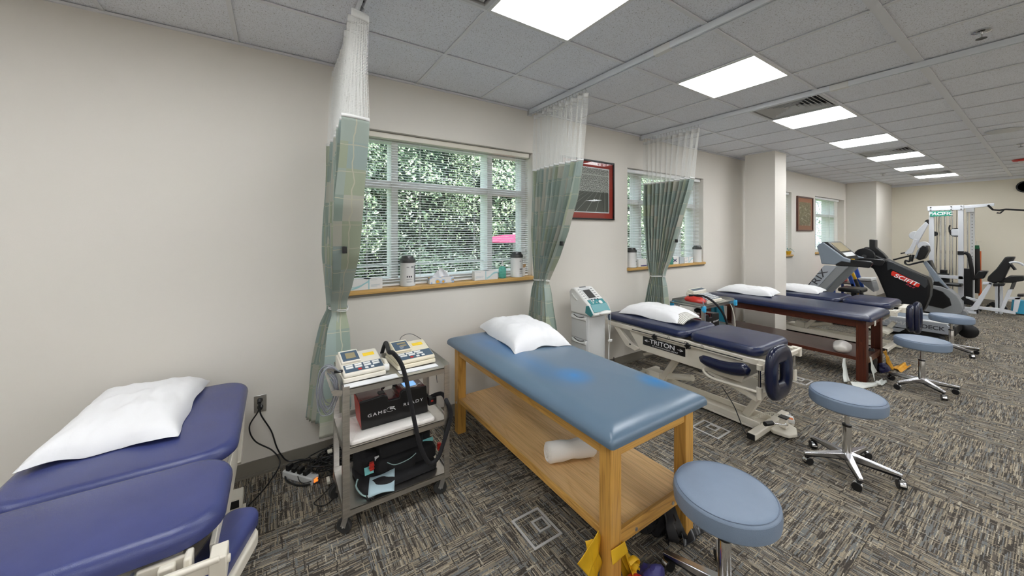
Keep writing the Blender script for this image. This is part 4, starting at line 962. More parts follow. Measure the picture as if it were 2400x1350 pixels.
# ------------------------------------------------------------------ traction tables
def traction(x0, x1, y0, ys, y1, zt, lab, mv, frame, arm='left', ring=True, text_=False, base=True, knobs=True, cushR=.09, inset=.0):
    t = thing('traction_table', lab, 'treatment table', ((x0+x1)/2, (y0+y1)/2, 0)); th = .065; zb = zt-th
    part('head_cushion', MB().pad(x0, x1, ys+.012, y1, zb, zt, cushR, .032, .008, 8), mv, t)
    part('foot_cushion', MB().pad(x0, x1, y0, ys-.012, zb, zt+.012, cushR, .034, .010, 8), mv, t)
    fx = (x0+.02+inset, x1-.02-inset)
    for i, x in enumerate(fx):
        sg = -1 if i == 0 else 1
        part('side_rail', MB().box(x-.02, x+.02, y0-.02, y1-.03, zb-.055, zb-.006), frame, t, bevel=.006)
        part('slot_rod', MB().cyl((x+sg*.022, y0+.12, zb-.035), (x+sg*.022, y1-.4, zb-.035), .004, n=8), m_black, t)
    xs_ = x0+.045
    part('side_panel', MB().prism([(y1-.33, zb-.05), (y1-.48, zb-.235), (y0+.14, zb-.235), (y0+.08, zb-.05)], 'x', xs_-.018, xs_-.002), frame, t, bevel=.003)
    part('side_panel', MB().prism([(y1-.33, zb-.05), (y1-.48, zb-.235), (y0+.14, zb-.235), (y0+.08, zb-.05)], 'x', x1-.043, x1-.027), frame, t, bevel=.003)
    part('under_pan', MB().box(xs_, x1-.045, y0+.14, y1-.5, zb-.235, zb-.215), frame, t)
    for x in (xs_-.01, x1-.035):
        pts = [(y1-.13, zb-.05), (y1-.22, zb-.15), (y1-.30, zb-.235), (y1-.42, zb-.26), (y1-.48, zb-.22), (y1-.36, zb-.19), (y1-.27, zb-.12), (y1-.20, zb-.045)]
        part('head_bracket', MB().prism(pts, 'x', x-.018, x+.022), frame, t, bevel=.004)
    part('pivot_bolt', MB().cyl((xs_-.032, y1-.36, zb-.205), (xs_-.02, y1-.36, zb-.205), .009, n=12), m_black, t)
    if knobs:
        for yy in (ys+.30, ys-.04):
            M = MB(); P = []
            for k in range(40):
                a = 2*pi*k/40; r = .024+.006*cos(5*a); P.append((yy+r*cos(a), zb-.04+r*sin(a)))
            M.prism(P, 'x', x0-.045, x0-.020); part('star_knob', M, m_black, t, bevel=.003)
        for yy in (ys+.16, ys-.01, ys-.16):
            part('cable_tie', MB().tube([(x0-.015, yy+.010*sin(a), zb-.02+.016*cos(a)) for a in [2*pi*k/10 for k in range(10)]], .0018, 5, True), m_gumm, t)
    # near end frame
    part('end_bar', MB().beam((x0-.0, y0-.045, zb-.03), (x1+.0, y0-.045, zb-.03), .024, .035).cyl((x0, y0-.065, zb-.005), (x1, y0-.065, zb-.005), .009, n=12), frame, t, bevel=.003)
    for x in (x0+.005, x1-.005): part('end_bracket', MB().box(x-.022, x+.022, y0-.07, y0+.0, zb-.075, zb-.0).cyl((x-.03, y0-.05, zb-.025), (x+.03, y0-.05, zb-.025), .012, n=12), frame, t, bevel=.004)
    ax = x0-.02 if arm == 'left' else x1+.02; sg = -1 if arm == 'left' else 1
    for (xx, s2_) in ((x0-.02, -1), (x1+.02, 1)):
        if arm == 'none' or (xx != ax and not text_): continue
        part('arm_post', MB().cyl((xx, y0-.01, zb-.27), (xx, y0-.01, zb-.055), .011, n=16), m_chrome, t)
        part('arm_socket', MB().cyl((xx, y0-.01, zb-.30), (xx, y0-.01, zb-.21), .021, n=16), frame, t); part('arm_collar', MB().cyl((xx, y0-.01, zb-.075), (xx, y0-.01, zb-.035), .020, n=16), frame, t)
        part('arm_loop', MB().tube([(xx, y0-.01, zb-.25), (xx+s2_*.03, y0+.16, zb-.245), (xx+s2_*.05, y0+.32, zb-.24), (xx+s2_*.05, y0+.385, zb-.215), (xx+s2_*.05, y0+.40, zb-.18), (xx+s2_*.05, y0+.37, zb-.15)], .011, 10, smooth=8), frame, t)
        q = xx+s2_*.055
        part('arm_cushion', MB().tube([(q, y0+.03+.40*k/16, zb-.075-.03*sin(pi*k/16)-.02*(k/16)) for k in range(17)], lambda s: .008+.046*max(0, 1-abs(2*s-1)**6)**.5*(1.05-.35*s), 16, ry=None), m_navy_gl, t) if True else None
    part('arm_plate', MB().prism([(y0+.02, zb-.30), (y0+.40, zb-.22), (y0+.40, zb-.235), (y0+.02, zb-.34)], 'x', x0+.0, x0+.30), frame, t, bevel=.002)
    if ring:
        cx_, cz_ = (x0+.085, zb-.085); yy = y0-.10; P = []
        M = MB(); n = 40
        for k in range(n):
            a = 2*pi*k/n; ex = .115*math.copysign(abs(cos(a))**.5, cos(a)); ez = .138*math.copysign(abs(sin(a))**.62, sin(a)); P.append((cx_+ex+.05*sin(a)*.0, yy-.012*cos(a), cz_+ez))
        M.tube(P, .072, 18, True)
        M.v = [(p[0], yy+(p[1]-yy)*.52, p[2]) for p in M.v]
        part('face_cushion', M, m_navy_gl, t)
        part('face_bracket', MB().beam((cx_-.1, y0-.06, zb-.02), (cx_+.12, y0-.06, zb-.02), .02, .03), frame, t)
    if base:
        xm = (x0+x1)/2-.03
        M = MB(); M.box(xm-.12, xm+.10, y0+.06, y1-.25, .025, .045).box(xm-.12, xm-.10, y0+.06, y1-.25, .045, .095).box(xm+.08, xm+.10, y0+.06, y1-.25, .045, .095)
        part('base_channel', M, frame, t, bevel=.004)
        for yy in (y0+.045, y1-.28):
            part('base_foot', MB().box(x0-.03, x1+.0, yy-.03, yy+.03, .025, .075), frame, t, bevel=.008)
            for xx in (x0-.031, x1+.001): part('foot_cap', MB().box(xx-.003, xx+.003, yy-.027, yy+.027, .028, .072), m_black, t)
            for xx in (x0+.02, x1-.05): part('leveller', MB().cyl((xx, yy, 0), (xx, yy, .008), .018, n=16).cyl((xx, yy, .008), (xx, yy, .03), .006, n=8), m_chrome, t)
        part('lift_arm', MB().beam((xm-.01, y0+.16, .07), (xm-.01, y0+.06, zb-.24), .085, .035, (1,0,0)), frame, t, bevel=.004) if False else part('lift_arm', MB().beam((xm+.02, y0+.22, .06), (xm+.02, y0+.02, zb-.22), .075, .05), frame, t, bevel=.004)
        part('lift_arm', MB().beam((xm+.0, y1-.55, .06), (xm+.0, y1-.78, zb-.22), .075, .05), frame, t, bevel=.004)
        part('lift_arm', MB().beam((xm+.0, y1-.35, .30), (xm+.0, y1-.72, zb-.20), .06, .03), frame, t, bevel=.004)
        part('actuator', MB().cyl((xm, y1-.5, .12), (xm, y1-.9, .22), .03, n=16).box(xm-.05, xm+.05, y1-.56, y1-.44, .07, .17), m_ivory, t)
    return t
m_navy_gl = mat('glossy_navy_vinyl', (.007, .010, .034), .2, bump=.15, bs=300)
m_navy_t = mat('navy_table_vinyl', (.010, .017, .060), .25, bump=.35, bs=420, var=.12, vs_=5)
tt = traction(3.14, 3.76, 1.27, 1.87, 2.86, .728, 'cream framed navy traction table with a black nameplate on its side', m_navy_t, m_cream, text_=True)
# name plate on side panel
xs_ = 3.14+.045-.018
LP = [(2.346, 0.579), (2.346, 0.491), (1.888, 0.583), (1.888, 0.508)]
ya, yb = LP[0][0], LP[2][0]; zc = (LP[0][1]+LP[3][1])/2-.005
t = MB().prism([(ya,zc-.043),(yb,zc-.043),(yb,zc+.043),(ya,zc+.043)], 'x', xs_-.003, xs_-.0005)
part('name_plate', t, m_black, tt, bevel=.001)
text('TRITON', .060, m_paper, tt, (xs_-.0035, (ya+yb)/2+.01, zc+.008), (0,-1,0), (0,0,1), sx=1.25, bold=.0008)
text('BY CHATTANOOGA GROUP', .017, m_paper, tt, (xs_-.0035, (ya+yb)/2-.02, zc-.028), (0,-1,0), (0,0,1), sx=1.25)
for s_ in (-1, 1): part('plate_flourish', MB().beam((xs_-.0035, (ya+yb)/2+s_*.150, zc+.005), (xs_-.0035, (ya+yb)/2+s_*.205, zc+.005), .0008, .004, (0,0,1)).beam((xs_-.0035, (ya+yb)/2+s_*.175, zc+.017), (xs_-.0035, (ya+yb)/2+s_*.208, zc+.005), .0008, .005, (0,0,1)).beam((xs_-.0035, (ya+yb)/2+s_*.175, zc-.007), (xs_-.0035, (ya+yb)/2+s_*.208, zc+.005), .0008, .005, (0,0,1)), m_paper, tt)
pillow(3.52, 2.42, .735, .46, .70, .11, radians(4), 'white pillow with striped ticking showing, on the traction table with the nameplate', 3.1, hem=None)
t_ = bpy.data.objects['pillow.001'] if 'pillow.001' in bpy.data.objects else None
def hem_end(t, cx_, y0_, y1_, z, w_):
    M = MB(); M.grid(24, 6, lambda u, v: (cx_+(u-.5)*w_*(1-.1*v), y0_+(y1_-y0_)*v+.02*(u-.5), z+.008+.072*(1-.5*v)*(1-abs(2*u-1)**2.5)), lambda u, v: (u, .2+v*.85)); part('open_hem', M, m_tick, t, solid=.008)
hem_end(t_, 3.52, 2.13, 2.02, .738, .40)
# pedal, crank and hand control at the table foot
xm = 3.42
t2 = thing('foot_pedal_unit', 'cream pedal plate with black gripped chrome crank at the foot of the nameplate table', 'pedal', (3.52, 1.22, 0))
part('pedal_plate', MB().prism([(3.36,1.26),(3.38,1.16),(3.46,1.13),(3.56,1.17),(3.60,1.24),(3.58,1.285),(3.38,1.285)], 'z', .022, .050), m_cream, t2, bevel=.006)
part('pedal_post', MB().prism([(3.44,.06),(3.50,.06),(3.49,.135),(3.45,.135)], 'y', 1.20, 1.25), m_cream, t2, bevel=.004)
part('pedal_pad', MB().box(3.44, 3.50, 1.195, 1.255, .135, .145), m_black, t2, bevel=.002)
part('crank_rod', MB().tube([(3.45,1.21,.10),(3.43,1.19,.10),(3.27,1.235,.145)], .006, 10, smooth=6), m_chrome, t2)
part('crank_grip', MB().cyl((3.275,1.234,.145),(3.20,1.255,.150),.017,n=16), m_black, t2)
t2 = thing('hand_control', 'white and orange hand control with coiled cord on the pedal plate', 'remote control', (3.66, 1.27, 0))
part('control_body', MB().plate((3.66,1.25,.05),(.9,.43,0),(-.43,.9,0),(0,0,1),-.04,.05,-.03,.03,-.012,.02), m_white, t2, bevel=.005)
part('orange_label', MB().plate((3.66,1.25,.05),(.9,.43,0),(-.43,.9,0),(0,0,1),-.035,.005,-.022,.022,.0202,.0212), mat('orange_label', (.8,.22,.05), .5), t2)
part('metal_clip', MB().plate((3.72,1.28,.05),(.9,.43,0),(-.43,.9,0),(0,0,1),-.01,.05,-.022,.022,-.012,.012), m_steelp, t2, bevel=.002)
pts = []
for k in range(150):
    s = k/149; a = k*.85; c = Vector((3.30+.32*s, 1.42-.17*s, .07+.055*sin(pi*s))); pts.append(c+Vector((0, cos(a), sin(a)))*.011)
part('coiled_cord', MB().tube(pts, .0028, 5), m_ivory, t2)
part('stand', MB().box(3.64,3.70,1.23,1.27,.0,.04), m_cream, t2)
cord([(3.25,1.6,.30),(3.24,1.5,.18),(3.22,1.42,.03),(3.20,1.38,.006)], .004, m_black, 'black cord hanging below the nameplate table to the carpet')
cord([(2.96,2.55,.34),(3.0,2.6,.22),(2.98,2.72,.10),(3.02,2.8,.02),(3.2,2.75,.01),(3.35,2.6,.01)], .0045, m_black, 'black cord from the head end of the nameplate table down to the floor')
t2 = thing('cord_tangle', 'small heap of cords and white plugs under the nameplate table', 'cords', (3.35,2.62,0))
R = random.Random(11)
for k in range(6):
    cx_, cy_ = 3.3+R.uniform(-.1,.2), 2.6+R.uniform(-.1,.15); part('cable', MB().tube([(cx_+.08*cos(q*.9+k), cy_+.06*sin(q*.9+k), .006+.01*(k%3)+.01*abs(sin(q))) for q in range(9)], .0035, 6, smooth=5), m_black if k % 2 else m_ivory, t2)
for k in range(3): part('plug', MB().box(3.26+.09*k, 3.31+.09*k, 2.60+.03*k, 2.64+.03*k, .015, .05), m_white, t2, bevel=.004)

tb = traction(-.865, -.145, 1.475, 1.94, 2.85, .72, 'blue vinyl traction table in the left foreground, nearest the camera', m_navy0, m_cream, arm='none', ring=False, knobs=False, cushR=.13, base=True, inset=.11)
pl0 = pillow(-.585, 2.52, .728, .46, .74, .105, radians(-2), 'flat white pillow on the blue table at far left', 6.4)
zb = .655
AC = Vector((-.185,1.60,0)); AR_ = Matrix.Rotation(radians(-20), 3, 'Z')
M = MB().pad(-.25,-.12,1.37,1.83,.475,.545,.05,.025,.006); M.v = [tuple(AC+AR_@(Vector(p)-AC)) for p in M.v]; part('arm_cushion', M, m_navy0, tb)
M = MB().pad(-.245,-.11,1.36,1.80,.425,.474,.05,.01,.001); M.v = [tuple(AC+AR_@(Vector(p)-AC)) for p in M.v]; part('arm_shell', M, m_cream, tb)
part('arm_post', MB().cyl((-.22,1.55,.20),(-.22,1.55,.43),.012,n=14), m_chrome, tb); part('arm_bracket', MB().beam((-.22,1.55,.21),(-.40,1.62,.21),.03,.03), m_cream, tb)
part('tilt_bracket', MB().box(-.345,-.215,1.475,1.49,zb-.11,zb+.0).box(-.235,-.215,1.44,1.49,zb-.14,zb+.01), m_cream, tb, bevel=.006)
part('tilt_clamp', MB().box(-.41,-.35,1.455,1.48,zb-.07,zb-.005).box(-.355,-.345,1.45,1.48,zb-.05,zb+.005), m_steelp, tb, bevel=.004)
part('hex_bolt', MB().lathe([(0,-.009),(.008,-.009),(.010,-.006),(.014,-.004),(.015,0)], (-.275,1.475,zb-.055), 20, (0,1,0)), m_steelp, tb)
part('junction_box', MB().box(-.22,-.16,2.52,2.62,.10,.16), m_ivory, tb, bevel=.004)
part('junction_cover', MB().box(-.215,-.175,2.515,2.521,.11,.15), m_black, tb)

t3 = traction(6.95, 7.70, 1.24, 1.76, 2.84, .665, 'distant cream framed navy traction table behind the walnut table', m_navy_t, m_ivory, ring=False, knobs=False, text_=False, base=True, arm='none')
pillow(7.36, 2.40, .672, .46, .66, .10, radians(4), 'white pillow on the distant traction table right of the pillar', 9.2)
for q, (xx, yy) in enumerate(((7.30, 1.10), (7.42, 1.06))):
    M = MB(); P = [(xx+(.075+.02*q)*math.copysign(abs(cos(a))**.7, cos(a)), yy, .47+(.135+.035*q)*math.copysign(abs(sin(a))**.7, sin(a))) for a in [2*pi*k/30 for k in range(30)]]
    M.tube(P, .055, 12, True); M.v = [(p[0], yy+(p[1]-yy)*.7, p[2]) for p in M.v]; part('face_cushion', M, m_navy_gl, t3)
part('face_bracket', MB().box(7.18,7.55,1.13,1.20,.55,.62), m_ivory, t3, bevel=.004)
t2 = thing('foot_rest_bar', 'small cream caster box at the near foot of the distant traction table', 'caster box', (7.46,1.24,0))
part('box_body', MB().box(7.40,7.52,1.2,1.28,.01,.10), m_ivory, t2, bevel=.004); part('rubber_pad', MB().box(7.41,7.51,1.21,1.27,0,.01), m_rubber, t2)
single('red_cable', MB().tube([(7.0,2.45,.01),(7.05,2.2,.01),(7.0,1.95,.01),(7.08,1.8,.01)], .012, 8, smooth=6), m_red, 'red cord on the carpet under the distant traction table', 'cable', (7.0,2.2,0))

# walnut table
bench(5.35, 6.13, 1.09, 2.93, .755, (m_dark, m_darky, mat('walnut_x', (.09,.02,.009), .3), m_dshelf), m_navy_t, 'dark walnut treatment table with navy cushion, in front of the pillar', lw=.085, shelf=(.235,.26), st=.075)
pillow(5.83, 2.50, .762, .44, .70, .10, radians(5), 'white pillow with a folded corner on the walnut table', 12.7)
t = thing('latch_plate', 'cream hinge plate hanging under the walnut table end', 'bracket', (5.72,1.12,.6)); part('plate', MB().box(5.60,5.66,1.118,1.124,.60,.69).cyl((5.63,1.114,.615),(5.63,1.126,.615),.012,n=12), m_ivory, t, bevel=.003)
t.location = t.location
single('rolled_towel', lump((5.50,1.37,.325), (.10,.085,.068), 3.3, .12, .258), m_towel, 'cream rolled towel bundle on the walnut table shelf', 'towel', (5.50,1.37,.26))
t = thing('exercise_band', 'pale latex exercise band tied in a bow round the walnut table leg', 'exercise band', (5.40,1.2,0))
cloth('band_fold', [patch((5.37,1.33,.22),(5.45,1.33,.22),(5.30,1.25,.01),(5.20,1.28,.01),.012,6,1), patch((5.48,1.13,.28),(5.52,1.13,.26),(5.60,1.11,.10),(5.46,1.10,.02),.012,6,2), patch((5.08,1.20,.07),(5.05,1.14,.01),(5.40,1.05,.008),(5.42,1.08,.03),.012,5,3), patch((5.42,1.07,.03),(5.42,1.03,.006),(5.62,1.02,.006),(5.64,1.07,.02),.010,9,6)], m_band_w, t)
part('band_knot', lump((5.43,1.06,.025), (.03,.025,.02), 1, .3), m_band_w, t)
t = thing('exercise_band', 'orange yellow exercise band draped from the walnut table shelf to the floor', 'exercise band', (6.1,1.15,0))
cloth('band_fold', [patch((5.90,1.10,.27),(6.0,1.10,.27),(6.35,1.12,.02),(6.10,1.08,.02),.02,7,1), patch((6.2,1.08,.03),(6.15,1.0,.01),(6.5,.98,.01),(6.52,1.06,.03),.02,9,3)], mat('orange_latex', (.62,.30,.01), .5, var=.15, vs_=8), t)
single('blue_bundle', lump((6.02,1.13,.05), (.10,.05,.05), 4, .4), mat('dark_navy_band', (.012,.012,.07), .5), 'dark blue band bundle on the floor behind the walnut table leg', 'exercise band', (6.05,1.13,0))
single('black_band', lump((5.86,1.20,.13), (.07,.05,.15), 7, .3), m_black, 'black band bundle hanging on the right leg of the walnut table', 'exercise band', (5.86,1.2,0))

# ------------------------------------------------------------------ steel cart and its load
def cart(x0, x1, y0, y1, zs, lab, posts=True):
    t = thing('utility_cart', lab, 'cart', ((x0+x1)/2, (y0+y1)/2, 0), 'stainless utility carts'); zt = zs[2]
    for x, sx in ((x0, 1), (x1, -1)):
        for y, sy in ((y0, 1), (y1, -1)):
            M = MB(); M.box(min(x, x+sx*.035), max(x, x+sx*.035), min(y, y+sy*.003), max(y, y+sy*.003), zs[0]-.035, zt+.015)
            M.box(min(x, x+sx*.003), max(x, x+sx*.003), min(y+sy*.003, y+sy*.035), max(y+sy*.003, y+sy*.035), zs[0]-.035, zt+.015)
            part('post', M, m_steel, t, smooth=False)
    for q, z in enumerate(zs):
        hgt = .03; a, b, c, d = x0+.004, x1-.004, y0+.004, y1-.004
        M = MB(); M.box(a, b, c, d, z-.004, z)
        up = hgt if q != 2 else .035
        M.box(a, b, c, c+.002, z-.034, z+.002)
        M.box(a, b, d-.002, d, z-.03, z+up).box(a, a+.002, c, d, z-.03, z+.012 if q < 2 else z+.03).box(b-.002, b, c, d, z-.03, z+.012 if q < 2 else z+.03)
        part('shelf', M, m_steelp if q == 2 else m_steel, t, smooth=False)
    part('push_handle', MB().beam((x0-.045, y0+.012, zt-.005), (x0, y0+.012, zt-.02), .003, .03).beam((x0-.045, y1-.012, zt-.005), (x0, y1-.012, zt-.02), .003, .03).cyl((x0-.045, y0+.01, zt-.002), (x0-.045, y1-.01, zt-.002), .009, n=12), m_steel, t)
    for x, y, a in ((x0+.03, y0+.03, .9), (x1-.03, y0+.03, 1.3), (x0+.03, y1-.03, 1.8), (x1-.03, y1-.03, .6)):
        u = Vector((cos(a), sin(a), 0)); v = Vector((-u.y, u.x, 0)); o = Vector((x, y, .042))+v*.02
        part('caster_wheel', MB().lathe([(.016,-.013),(.036,-.013),(.041,-.008),(.041,.008),(.036,.013),(.016,.013)], o, 28, u), m_rubber, t)
        part('wheel_hub', MB().lathe([(0,-.012),(.02,-.012),(.02,.012),(0,.012)], o, 20, u), m_lgrey, t)
        M = MB(); 
        for s_ in (-1, 1): M.beam(o+u*s_*.018, Vector((x, y, zs[0]-.035))+u*s_*.018, .028, .002, u)
        M.box(x-.025, x+.025, y-.025, y+.025, zs[0]-.037, zs[0]-.033); M.cyl(o-u*.021, o+u*.021, .005, n=8)
        part('caster_fork', M, m_steelp, t)
    return t
cart(.298, .915, 2.108, 2.50, (.140,.475,.800), 'stainless steel three shelf cart carrying two ultrasound units, in front of the nearest curtain')
ZC = .801
def stim(x0, y0, w_, d_, body, lab, lcd=True, yaw=0):
    t = thing('therapy_unit', lab, 'therapy unit', (x0+w_/2, y0+d_/2, ZC), 'desktop therapy units')
    rot = Matrix.Rotation(yaw, 3, 'Z'); C0 = Vector((x0+w_/2, y0+d_/2, 0))
    def F(M): M.v = [tuple(C0+rot@(Vector(p)-C0)) for p in M.v]; return M
    h0, h1 = .052, .108
    part('case_lower', F(MB().box(x0, x0+w_, y0, y0+d_, ZC+.004, ZC+.03)), body, t, bevel=.006)
    part('case_upper', F(MB().prism([(y0+.004,ZC+.031),(y0+.004,ZC+h0),(y0+d_*.80,ZC+h1),(y0+d_-.004,ZC+h1-.012),(y0+d_-.004,ZC+.031)], 'x', x0+.003, x0+w_-.003)), body, t, bevel=.008)
    O = Vector((x0, y0+.004, ZC+h0)); V = Vector((0, d_*.80-.004, h1-h0)); L_ = V.length; V.normalize(); N_ = Vector((1,0,0)).cross(V); U = Vector((1,0,0))
    def P(nm, u0, u1, v0, v1, n0, n1, m_, bev=0): return part(nm, F(MB().plate(O, U, V, N_, u0*w_, u1*w_, v0*L_, v1*L_, n0, n1)), m_, t, bevel=bev)
    P('display_hood', .04, .50, .46, 1.06, -.01, .016, body, .006)
    P('display_panel', .08, .47, .50, .98, .0162, .0175, m_slate, .002)
    if lcd: P('lcd_screen', .17, .40, .60, .88, .0176, .0185, m_lcd, .001)
    else:
        for q in range(2): P('led_digits', .2+.05*q, .42, .80-.14*q, .89-.14*q, .0176, .0185, m_lcd)
        for q in range(4): P('panel_marks', .22, .36-.02*q, .70-.045*q, .71-.045*q, .0176, .018, m_lgrey)
    P('keypad_panel', .06, .96, .06, .42, .0002, .0014, m_slate, .002)
    P('warning_label', .60, .88, .70, .86, .0002, .0008, m_yellow)
    for r in range(2):
        for q in range(4 if lcd else 3): P('key', .10+.21*q+.02*r*(0 if lcd else 2), .27+.21*q+.02*r*(0 if lcd else 2), .31-.10*r, .385-.10*r, .0014, .0045, m_white, .002)
    P('stop_key', .36, .44, .09, .165, .0014, .004, m_red, .002); P('key', .52, .60, .09, .165, .0014, .004, m_white, .002); P('key', .66, .74, .09, .165, .0014, .004, m_white, .002)
    return t
stim(.305, 2.185, .235, .255, m_ivory, 'white therapy unit with tan screen at the left of the steel cart top', True, radians(3))
stim(.612, 2.215, .25, .25, m_ivory2, 'beige therapy unit with digit display at the right of the steel cart top', False, radians(3))
single('instruction_card', MB().box(.31, .60, 2.118, 2.18, ZC+.0005, ZC+.002), m_paper, 'white printed instruction card in front of the white therapy unit', 'card', (.45,2.15,ZC))
single('instruction_card', MB().box(.62, .86, 2.155, 2.21, ZC+.0005, ZC+.002), m_paper, 'white instruction card in front of the beige therapy unit', 'card', (.75,2.17,ZC))
t = thing('ultrasound_wand', 'white handheld ultrasound applicator lying between the two therapy units', 'applicator', (.57,2.28,ZC))
part('wand_head', MB().cyl((.545,2.255,ZC+.024),(.578,2.25,ZC+.024),.023,.021,20), m_white, t); part('wand_neck', MB().tube([(.565,2.262,ZC+.028),(.568,2.30,ZC+.045),(.565,2.35,ZC+.04),(.56,2.40,ZC+.03)], .012, 12, smooth=6), m_ivory, t)
# cold therapy unit
def coldbox(x0, x1, y0, y1, z0, z1, lab, txt=True, scr=True):
    t = thing('cold_therapy_unit', lab, 'cold therapy unit', ((x0+x1)/2, (y0+y1)/2, z0), 'black and dark red cold therapy units')
    w_ = x1-x0; a, b = x0+w_*.40, x0+w_*.56
    prof = [(x0+.012,z0),(x0,z1),(a-.03,z1+.012),(a-.005,z1),(a,z1-.03),(b,z1-.03),(b+.005,z1),(b+.02,z1+.012),(x1-.01,z1+.004),(x1,z0)]
    part('front_shell', MB().prism(prof, 'y', y0, y0+.02), m_black, t, bevel=.004)
    part('body', MB().prism([(p[0]+(.002 if p[0] < (x0+x1)/2 else -.002), p[1]-.002 if p[1] > z0 else p[1]+.002) for p in prof], 'y', y0+.018, y1), m_dred, t, bevel=.006)
    part('side_panel', MB().prism([(p[0], p[1]) for p in [(x0+.012,z0+.004),(x0-.002,z1-.002),(x0+.0005,z1-.002),(x0+.014,z0+.004)]], 'y', y0+.002, y1-.004), m_red if txt else m_dred, t)
    part('handle_recess', MB().box(a-.05, a-.012, y0+.03, y0+.075, z1+.004, z1+.012), m_black, t, bevel=.003)
    part('carry_handle', MB().tube([(a-.005,y1-.05,z1-.0),(a+.01,y1-.05,z1+.018),(b-.01,y1-.05,z1+.018),(b+.005,y1-.05,z1-.0)], .010, 10, smooth=5), m_black, t)
    if scr:
        part('screen_bezel', MB().pad(b+.035, x1-.055, y0+.03, y1-.03, z1+.004, z1+.013, .02, .004, .001, 5), m_lgrey, t)
        part('screen', MB().pad(b+.042, x1-.062, y0+.036, y1-.04, z1+.008, z1+.0145, .018, .002, .0005, 5), m_bluesc, t)
        part('button', MB().box(x1-.045, x1-.03, y0+.06, y0+.066, z1+.003, z1+.009), m_lgrey, t)
    part('hose_port', MB().box(x1-.0, x1+.02, y0+.05, y0+.10, z0+.05, z0+.09), m_black, t, bevel=.003)
    zc = z0+(z1-z0)*.5; M_b = .0008
    text('GAME', .026, m_paper, t, ((x0+a)/2+.015, y0-.0015, zc-.006), (1,0,.03), (0,0,1), sx=1.3, sp=1.3)
    text('READY', .026, m_paper, t, (b+.085, y0-.0015, zc+.006), (1,0,.03), (0,0,1), sx=1.3, sp=1.3)
    cx_ = (a+b)/2-.018; M = MB()
    M.tube([(cx_-.006+.016*cos(q)*1.25, y0-.001, zc+.014*sin(q)) for q in [pi*k/9 for k in range(1, 17)]], .0028, 6, ry=.0008, upv=(0,1,0))
    M.tube([(cx_+.020, y0-.001, zc+.010),(cx_-.002, y0-.001, zc+.009),(cx_-.004, y0-.001, zc+.001),(cx_+.014, y0-.001, zc+.001),(cx_+.026, y0-.001, zc-.010)], .0026, 6, smooth=4)
    part('emblem', M, m_paper, t)
    return t
coldbox(.400, .812, 2.21, 2.385, .502, .665, 'dark red and black cold therapy unit on the middle shelf of the steel cart')
single('folded_towel', MB().pad(.335, .83, 2.125, 2.42, .4765, .500, .02, .010, .002, 4), m_towel, 'folded white towel under the cold therapy unit on the steel cart', 'towel', (.58,2.27,.476))
# hose from the therapy units down to the bottom shelf and up to the box port
hp = [(0.537, 2.09, 0.971), (0.561, 2.09, 0.957), (0.605, 2.09, 0.889), (0.635, 2.09, 0.788), (0.66, 2.09, 0.657), (0.691, 2.09, 0.497), (0.719, 2.09, 0.374), (0.759, 2.09, 0.276), (0.791, 2.09, 0.244), (0.835, 2.09, 0.27), (0.874, 2.09, 0.363), (0.909, 2.09, 0.459), (0.917, 2.09, 0.523), (0.891, 2.09, 0.592)]
t = thing('air_hose', 'thick black sleeved hose looping down the front of the steel cart', 'hose', (.72,2.09,.4))
part('hose_sleeve', MB().tube([(.60,2.52,.83),(.605,2.44,.92)]+hp+[(.90,2.20,.60),(.855,2.255,.575)], .0125, 12, smooth=6), m_blackf, t)
part('hose_connector', MB().plate((.84,2.24,.56),(1,0,0),(0,1,0),(0,0,1),-.02,.035,-.02,.03,-.03,.02), m_black, t, bevel=.006)
part('connector_mark', MB().box(.835,.85,2.2185,2.2198,.555,.565), m_red, t)
# wrap pile on the bottom shelf
ZB = .1405
t = thing('therapy_wrap', 'black therapy wrap with turquoise edging folded on the bottom cart shelf', 'wrap', (.62,2.28,ZB))
def foldpad(x0, x1, y0, y1, z0, z1, seed, rz=0, m_=None, nm='wrap_fold'):
    M = MB().pad(x0, x1, y0, y1, z0, z1, .035, .018, .012, 5); c = Vector(((x0+x1)/2, (y0+y1)/2, z0)); R_ = Matrix.Rotation(rz, 3, 'Z')
    M.v = [tuple(c+R_@(Vector(p)-c)+Vector((0,0,.016*noise.noise(Vector(p)*13+Vector((seed,0,0)))*(1 if p[2] > z0+.01 else 0)))) for p in M.v]
    return part(nm, M, m_ or m_blackf, t)
foldpad(.40,.86,2.16,2.46,ZB+.002,ZB+.05,1,.05); foldpad(.50,.88,2.22,2.46,ZB+.05,ZB+.13,2,-.03); foldpad(.52,.80,2.25,2.46,ZB+.11,ZB+.205,5,.06)
foldpad(.56,.74,2.20,2.36,ZB+.05,ZB+.115,3,-.12); foldpad(.41,.52,2.28,2.44,ZB+.04,ZB+.15,7,.3); foldpad(.68,.87,2.30,2.46,ZB+.1,ZB+.195,8,-.05)
part('edge_trim', MB().tube([(.40,2.26,ZB+.055),(.385,2.22,ZB+.04),(.41,2.17,ZB+.015),(.45,2.13,ZB+.01)], .005, 8, smooth=5), mat('pale_trim', (.35,.5,.5), .7), t)
part('edge_trim', MB().tube([(.56,2.22,ZB+.12),(.60,2.185,ZB+.112),(.68,2.185,ZB+.118),(.73,2.20,ZB+.13)], .0025, 8, smooth=5), bpy.data.materials['pale_trim'], t)
part('pale_lining', MB().grid(10, 8, lambda u, v: (.43+.14*u+.03*v, 2.125+.10*v-.02*u, ZB+.012+.06*v+.012*sin(3*u+v*4))), mat('pale_blue_lining', (.42,.56,.62), .8), t, solid=.006)
part('brand_strip', MB().plate((.50,2.275,ZB+.118),(1,.03,.02),(0,.55,.83),(0,-.83,.55),0,.27,0,.024,.004,.008), m_lgrey, t, bevel=.001)
